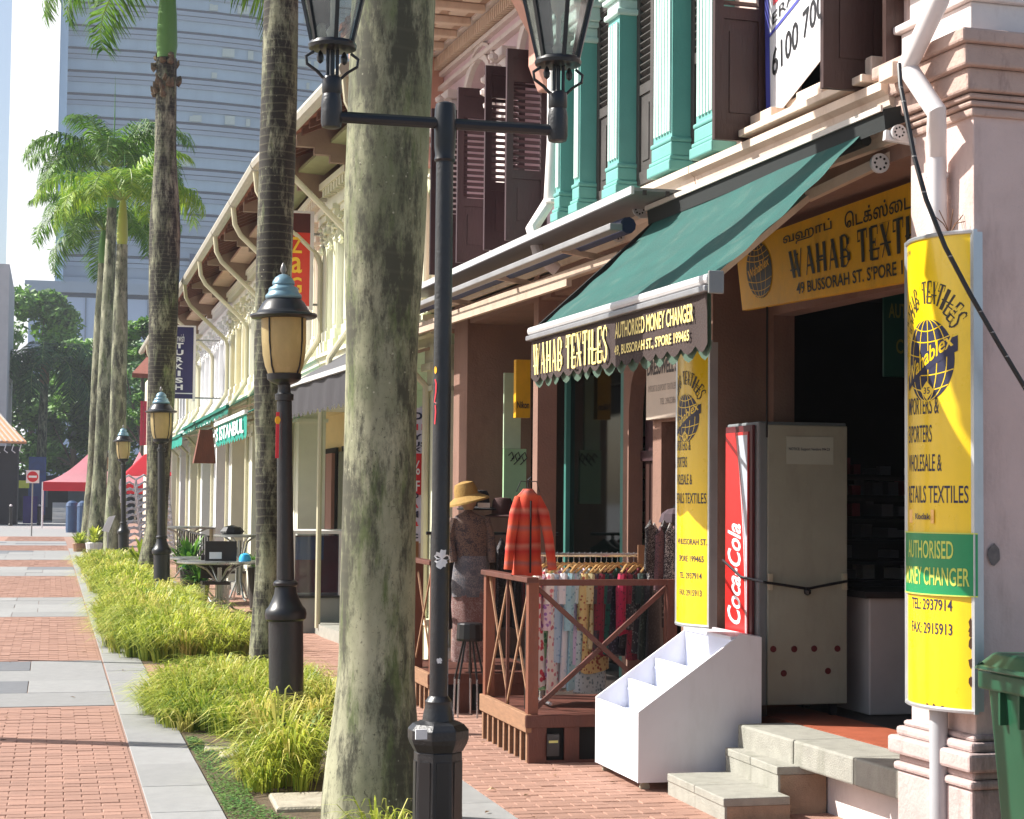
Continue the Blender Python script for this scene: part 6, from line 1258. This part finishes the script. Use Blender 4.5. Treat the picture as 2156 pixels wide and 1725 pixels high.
VMp=lambda x,y:Vector((vx0-.0295,vy1-.06-(vy1-vy0-.18)*x,vz0+.08+(vz1-vz0-.16)*y))
m=MB(); N=16; 
for k in range(N+1): f=k/N; m.v+=[VMp(min(1,1.12-.55*(1-f)**.8 if False else .95-.42*f**1.5+.12*math.sin(f*3)),f),VMp(1.0,f)]
m.f=[(2*k,2*k+1,2*k+3,2*k+2) for k in range(N)]; m.build('silver_wave',M('cola_silver',(196,204,216),.35,.1,8,metal=.2),t,norm=False)
m=MB(); 
for k in range(N+1): f=k/N; c_=.95-.42*f**1.5+.12*math.sin(f*3); m.v+=[VMp(c_-.05,f)+Vector((-.0005,0,0)),VMp(c_-.025,f)+Vector((-.0005,0,0))]
m.f=[(2*k,2*k+1,2*k+3,2*k+2) for k in range(N)]; m.build('white_ribbon',WH,t,norm=False)
text('Coca-Cola',lambda x,y:VMp(.1+.62*(1-y)+.0,.25+.4*x)+Vector((-.001,0,0)),1,1,'script_lettering',WH,t,bold=.02,shear=.35)
MB().box(vx0+.17,vx1-.1,vy0-.026,vy0-.023,vz1-.26,vz1-.09).build('notice_sheet',M('notice_grey',(176,182,168),.6,.05),t)
text('NOTICE: Support Vendors 994.23',lambda x,y:(vx0+.185+x*.27,vy0-.028,vz1-.18+y*.022),1,1,'notice_print',NAVY,t,bold=.01)
MB().tube([(vx0+.04,vy0-.025,vz1-.1),(vx0+.04,vy0-.025,vz1+.75)],.006,5).build('power_lead',BLK,t)
zr=PY(1690,1235,vy0).z
for x in (vx0+.06,vx1-.03): MB().box(x-.012,x+.012,vy0-.05,vy0-.022,zr-.02,zr+.08).build('rope_cleat',M('cleat_cream',(180,174,150),.5),t)
for x,y in ((1628,1367),(1672,1367),(1714,1366),(1763,1366),(1650,1418),(1743,1413)):
    p=PY(x,y,vy0-.023); MB().prism([(p.x+.02*math.cos(k*.52),p.z+.02*math.sin(k*.52)) for k in range(12)],lambda a,b_,tt:(a,tt,b_),vy0-.026,vy0-.0225).build('red_vent_hole',M('dark_red',(88,16,26),.6),t)
for x in (vx0+.05,vx1-.07): 
    for y in (vy0+.05,vy1-.08): MB().box(x-.02,x+.02,y-.02,y+.02,.4,vz0).build('foot',BLK,t)
t=thing('black_rope','knotted black rope tied across the grey back of the vending machine','rope',(4.4,10.28,1.2))
MB().tube([PY(1538,1180,10.83)+Vector((-.05,0,0)),PY(1570,1215,10.5)+Vector((-.03,0,0)),PY(1608,1226,10.28),PY(1650,1232,10.27),PY(1700,1240,10.26),PY(1740,1232,10.27),PY(1783,1224,10.28)],.009,6).build('rope',BLK,t,smooth=True); p=PY(1700,1240,10.25); MB().lathe((p.x,p.y,p.z-.02),[(.005,-.02),(.022,-.01),(.025,.01),(.008,.03)],8).build('knot',BLK,t)
# white tiered stand
t=thing('display_stand','white tiered display stand with four empty stepped shelves on castors','display stand',(3.35,10.1,0))
SW_=M('white_laminate',(226,226,232),.45,.04,3,stain=.18,stc=(150,146,140)); SB=M('white_laminate_inner',(222,226,240),.5,.03,3)
sy0,sy1=10.12,10.98; prof=[(3.35,.06),(3.35,.47),(3.99,.92),(4.12,.90),(4.12,.06)]
for y0_,y1_ in ((sy0,sy0+.018),(sy1-.018,sy1)): MB().prism(prof,lambda p,q,tt:(p,tt,q),y0_,y1_).build('side_panel',SW_,t)
MB().box(3.351,3.37,sy0+.018,sy1-.018,.062,.46).build('front_panel',SW_,t); MB().box(3.93,4.118,sy0+.018,sy1-.018,.885,.905).build('top_shelf',SW_,t); MB().box(3.37,4.118,sy0+.018,sy1-.018,.065,.085).build('bottom',SW_,t)
for x_,z_,xe in ((3.37,.39,3.57),(3.55,.515,3.75),(3.73,.645,3.95)):
    MB().box(x_,xe,sy0+.018,sy1-.018,z_,z_+.014).build('tread',SB,t)
for x_,za,zb_ in ((3.555,.35,.585),(3.735,.48,.71),(3.94,.6,.885)): MB().box(x_,x_+.014,sy0+.018,sy1-.018,za,zb_).build('riser',SB,t)
for y_ in (sy0+.06,sy1-.06): 
    for x_ in (3.41,4.05): MB().tube([(x_,y_-.012,.03),(x_,y_+.012,.03)],.03,12).build('castor',M('castor_rubber',(150,146,130),.6),t)
# steps
t=thing('stone_steps','two weathered granite steps up to the walkway beside the white display stand','steps',(3.8,9.5,0))
SJ=M('step_joint',(90,82,72),.95)
def step(x0,x1,y0,y1,z0,z1):
    MB().box(x0+.012,x1,y0+.012,y1,z0,z1-.035).build('step_core',GRANB,t); n=2
    for k in range(n): a=y0+(y1-y0)*k/n; b=y0+(y1-y0)*(k+1)/n; MB().box(x0,x1,a+.002,b-.002,z1-.045,z1).build('tread_slab',GRANL,t,bevel=.006)
    for k in range(n): a=y0+(y1-y0)*k/n; b=y0+(y1-y0)*(k+1)/n; MB().box(x0+.006,x0+.02,a+.002,b-.002,z0,z1-.046).build('riser_slab',GRANL,t)
    MB().box(x0+.008,x1,y0+.005,y0+.02,z0,z1-.046).build('end_slab',GRANB,t)
step(3.48,3.86,9.07,9.98,0,.135); step(3.85,4.14,9.23,10.02,0,.268)
# bin
t=thing('wheelie_bin','green wheeled rubbish bin cut by the right edge before the pink pilaster','wheelie bin',(4.1,6.85,0))
BG=M('bin_green',(24,74,50),.4,.1,5,spec=.6,stain=.15,stc=(90,110,90)); bx,by=3.95,6.62
MB().hexa([(bx+.08,by+.08,.06),(bx+.5,by+.08,.06),(bx+.5,by+.5,.06),(bx+.08,by+.5,.06),(bx+.02,by+.02,.98),(bx+.56,by+.02,.98),(bx+.56,by+.56,.98),(bx+.02,by+.56,.98)]).build('bin_body',BG,t,bevel=.02)
MB().box(bx-.01,bx+.58,by-.01,by+.58,.9,.985).build('rim',BG,t,bevel=.012); MB().hexa([(bx-.03,by-.03,.985),(bx+.6,by-.03,.985),(bx+.6,by+.6,.985),(bx-.03,by+.6,.985),(bx+.05,by+.05,1.06),(bx+.55,by+.05,1.05),(bx+.55,by+.55,1.05),(bx+.05,by+.55,1.06)]).build('lid',BG,t,bevel=.015)
for k in range(4): MB().box(bx+.07+k*.13,bx+.085+k*.13,by+.0,by+.05,.74,.9).build('rim_rib',BG,t)
for k in range(3): MB().box(bx+.0,bx+.05,by+.08+k*.16,by+.095+k*.16,.76,.9).build('side_rib',BG,t)
MB().tube([(bx-.03,by+.1,1.02),(bx-.045,by+.1,1.0),(bx-.045,by+.5,1.0),(bx-.03,by+.5,1.02)],.012,6).build('handle',BG,t)
for x_ in (bx+.06,bx+.52): MB().tube([(x_-.03,by+.5,.1),(x_+.03,by+.5,.1)],.1,16).build('wheel',BLK,t)
# stains on near pilaster wall
t=thing('wall_patch','grey oval cement patch on the pink pilaster above the wheelie bin','wall patch',(4.2,7.46,1.4)); p=PY(2094,1168,7.462)
m=MB(); rd=random.Random(3); m.v=[Vector((p.x,7.4655,p.z))]+[Vector((p.x+.032*rd.uniform(.85,1.1)*math.cos(k*.524),7.4655,p.z+.05*rd.uniform(.85,1.1)*math.sin(k*.524))) for k in range(12)]; m.f=[(0,k+1,(k+1)%12+1) for k in range(12)]; m.build('cement_patch',M('cement_dark',(120,112,108),.9,.25,30),t,norm=False)
# dry leaves on paving
t=thing('dry_leaf','pale dry curled leaf lying on the brick paving right of the two-lantern post','leaf',tuple(PZ(1035,1663,.015))); p=PZ(1035,1665,.018)
m=MB(); m.v=[p+Vector(v) for v in ((-.035,0,.0),(-.01,-.018,.014),(.03,-.005,.004),(.0,.018,.016),(0,0,.022))]; m.f=[(0,1,4),(1,2,4),(2,3,4),(3,0,4)]; m.build('leaf_blade',M('dry_leaf_brown',(196,160,120),.8,.2,20),t,norm=False)
m=MB(); rd=random.Random(31)
for k in range(34):
    if k<14: q=Vector((rd.uniform(-.6,.9),rd.uniform(10.5,22),.02))
    else: q=Vector((rd.uniform(2.1,3.3),rd.uniform(9.3,15),.02))
    a=rd.uniform(0,6.28); s_=rd.uniform(.012,.028); dx=Vector((math.cos(a),math.sin(a),0))*s_; dy=Vector((-math.sin(a),math.cos(a),0))*s_*.45; k0=len(m.v)
    m.v+=[q-dx,q-dy+Vector((0,0,.006)),q+dx+Vector((0,0,.004)),q+dy+Vector((0,0,.008))]; m.f.append((k0,k0+1,k0+2,k0+3))
tag(m.build('leaf_litter',M('litter_brown',(120,92,60),.85,.3,20),norm=False),'scattered small dry leaf bits lying on the brick and granite paving','leaf litter',kind='stuff')
# ================================================================ CAFE FURNITURE
STL=M('brushed_steel',(172,174,172),.3,.1,10,metal=.85)
def rtable(label,x,y,h,r,group='steel cafe tables'):
    t=thing('cafe_table',label,'table',(x,y,0),group); MB().lathe((x,y,0),[(r,h-.04),(r+.01,h-.03),(r+.01,h-.005),(r,h)],28).build('tabletop',STL,t,smooth=True)
    for k in range(4):
        a=k*math.pi/2+.4; c,s=math.cos(a),math.sin(a); MB().tube([(x+c*r*.65,y+s*r*.65,h-.04),(x+c*r*.35,y+s*r*.35,h-.12),(x+c*.05,y+s*.05,h*.6),(x+c*.05,y+s*.05,h*.3),(x+c*r*.4,y+s*r*.4,.05),(x+c*r*.6,y+s*r*.6,.02)],.017,8).build('leg',STL,t,smooth=True)
    MB().lathe((x,y,0),[(.035,.1),(.03,h-.1)],10).build('column',STL,t); return t
a=PY(462,1230,27); rtable('round steel cafe table with clutter behind the largest grass mound',a.x,27,.77,.62); a=PY(430,1200,29.5); rtable('second steel cafe table left of the cluttered one',a.x-.0,29.5,.74,.55)
a=PY(505,1110,30); rtable('tall square steel bar table behind the cafe tables',a.x,30,1.1,.42)
a=PY(396,1080,38); rtable('far grey cafe table beside the second lamp post',a.x,38,1.1,.7)
p=PY(512,1225,27); t=thing('blue_bowl','bright sky-blue upturned bowl on the round steel table','bowl',(p.x,27,.77)); MB().lathe((p.x,26.8,.77),[(.09,0),(.088,.05),(.065,.1),(.02,.12)],16).build('bowl',M('sky_blue_plastic',(60,178,230),.35,.05),t,smooth=True)
p=PY(468,1215,27); t=thing('black_menu_box','black menu holder standing on the round steel table','menu holder',(p.x,27,.77)); MB().box(p.x-.26,p.x+.2,26.95,27.05,.77,1.06).build('board',BLK,t); MB().box(p.x-.2,p.x-.02,26.93,26.945,.8,.9).build('card',WH,t)
p=PY(458,1125,30); t=thing('black_cloth_bag','crumpled black bag on the tall bar table','bag',(p.x,30,1.1)); MB().lathe((PY(488,1120,30).x,30,1.1),[(.1,0),(.13,.05),(.09,.12),(.02,.15)],9,sx=1.6).build('bag',BLK,t)
# potted plants round the tables
for i,(px,py,Y,L,lb,mt) in enumerate([(545,1165,27.5,.45,'leafy green potted plant behind the blue bowl','G'),(400,1150,31,.8,'arching palm-like potted plant behind the second lamp post','G'),(300,1150,36,.75,'golden-leaved plant left of the blotched palm base','Y'),(420,1190,29,.6,'dusty fern in a pot under the second cafe table','G'),(285,1165,40,.7,'golden plant beside the third lamp post','Y')]):
    p=PY(px,py,Y); t=thing('potted_plant',lb,'potted plant',(p.x,Y,0)); m=MB(); shrubby(m,p.x,Y,max(.1,p.z-L*.55),90,L,40+i); m.build('leaves',leafmat('green_pot_leaves',(30,86,34),(120,170,60),.3,2) if mt=='G' else GY,t,norm=False)
    MB().lathe((p.x,Y,0),[(.12,0),(.17,max(.15,p.z-L*.5)),(.15,max(.16,p.z-L*.5)+.01)],14).build('pot',M('pot_dark',(60,54,50),.7),t)
# dark fence/rail and chairs in the cafe
t=thing('cafe_railing','thin black metal railing in front of the far shops beside the second lamp post','railing',(3,36,0)); 
for k in range(16): y=33+k*.55; MB().tube([(2.75,y,0),(2.75,y,1.0)],.014,5).build('baluster',BLK,t)
MB().bar((2.75,33,1.0),(2.75,41.3,1.0),.04,.03).build('top_rail',BLK,t)
for i,(px,Y) in enumerate(((455,24.6),(500,28.6),(545,29.5))):
    p=PY(px,1290,Y); t=thing('cafe_chair',['low dark cafe chair in front of the round steel table','dark cafe chair right behind the round steel table','dark cafe chair beside the slender palm foot'][i],'chair',(p.x+.2,Y+2.5,0),'dark cafe chairs'); x,y=p.x+.2,Y+2.5
    MB().box(x-.2,x+.2,y-.2,y+.2,.42,.46).build('seat',M('dark_seat',(50,40,36),.6),t); MB().box(x-.2,x+.2,y+.18,y+.21,.5,.85).build('backrest',M('dark_seat',(50,40,36),.6),t)
    for dx in (-.18,.18):
        for dy in (-.18,.18): MB().box(x+dx-.015,x+dx+.015,y+dy-.015,y+dy+.015,0,.42).build('leg',STL,t)
# glass display case on grey plinth
t=thing('display_case','white-framed glass food display case on a grey plinth left of the nearest palm','display case',(3.2,22.8,0))
a=PY(614,1121,22.7); b=PY(722,1121,22.7); zb_=PY(660,1256,22.7).z; zt=a.z
MB().box(a.x,b.x+.25,22.75,24.0,0,zb_-.02).build('plinth',M('grey_panel',(150,150,146),.6,.06,3),t,bevel=.01); MB().box(a.x-.02,b.x+.27,22.72,24.02,zb_-.02,zb_+.01).build('black_base_rail',BLK,t)
for px in (617,668,716):
    x=PY(px,1200,22.75).x; MB().box(x-.02,x+.02,22.73,22.77,zb_,zt).build('white_upright',WPIPE,t)
for px in (617,716): x=PY(px,1200,22.75).x; MB().box(x-.02,x+.02,23.9,23.95,zb_,zt).build('white_upright',WPIPE,t)
MB().box(a.x-.01,b.x+.26,22.72,24.0,zt-.02,zt+.02).build('top_frame',WPIPE,t)
MB().box(a.x+.02,b.x+.2,22.745,22.752,zb_,zt-.02).build('front_glass',glass('case_glass',(228,232,238),.0,.05,(120,140,160)),t)
MB().box(a.x+.05,b.x+.2,23.2,23.25,zb_+.02,zt-.05).build('wine_red_liner',M('wine_cloth',(122,34,46),.7,.35,3),t); MB().box(a.x+.05,a.x+.45,23.0,23.05,zb_+.45,zt-.06).build('blue_liner',M('blue_cloth',(64,84,132),.7,.35,3),t)
# hanging wooden lantern box
p=PY(428,950,30); t=thing('timber_sign_box','small brown timber sign box hanging under the dark teal awning','sign box',(p.x,30,p.z)); MB().hexa([(p.x-.16,29.9,p.z-.2),(p.x+.2,29.9,p.z-.2),(p.x+.2,30.2,p.z-.2),(p.x-.16,30.2,p.z-.2),(p.x-.06,29.95,p.z+.35),(p.x+.14,29.95,p.z+.35),(p.x+.14,30.15,p.z+.35),(p.x-.06,30.15,p.z+.35)]).build('box',WDM,t)
# reflector: orange disc and red letters on first single lamp
t=thing('red_notice','narrow strip of red lettering with a yellow dot on the nearest single lamp post','sticker',(1.66,13.28,1.9))
a=PY(585,865,13.28); b=PY(588,965,13.28); MB().box(a.x-.012,a.x+.012,13.275,13.283,b.z,PY(580,905,13.28).z+.13).build('red_strip',RED,t); MB().prism([(a.x+.02*math.cos(k*.6),a.z-.07+.03*math.sin(k*.6)) for k in range(10)],lambda x,z,tt:(x,tt,z),13.272,13.282).build('yellow_dot',ORG,t)

# unseen poles added on the opposite side only to cast shadows across the paving
for (px,py_,off_,r_,nm) in ((0,1562,3.2,.12,'nearer'),(0,1392,3.0,.06,'farther')):
    q=PZ(px,py_,0); d=Vector((SUN_AZV.x,SUN_AZV.y,0)).normalized(); b_=q+d*off_
    t=thing('shadow_pole',nm+' unseen pole added across the pedestrian street to cast a shadow','pole',(b_.x,b_.y,0)); MB().lathe((b_.x,b_.y,0),[(r_*1.6,0),(r_*1.6,.05),(r_,.08),(r_*.8,5.4),(r_*.9,5.42),(.01,5.5)],12).build('pole_shaft',GREYM,t)

# ================================================================ HAZE (thin humid air; the sky stays outside)
hz=MB().box(-60,110,-6,335,-1.06,101).build('haze',None); hz['kind']='stuff'
hm=bpy.data.materials.new('haze_air'); hm.use_nodes=True; hn=hm.node_tree; hn.nodes.clear()
ho=hn.nodes.new('ShaderNodeOutputMaterial'); hp=hn.nodes.new('ShaderNodeVolumePrincipled'); hp.inputs['Color'].default_value=(.9,.94,1,1); hp.inputs['Density'].default_value=.00045; hp.inputs['Anisotropy'].default_value=.3
hn.links.new(hp.outputs[0],ho.inputs['Volume']); hz.data.materials.append(hm)
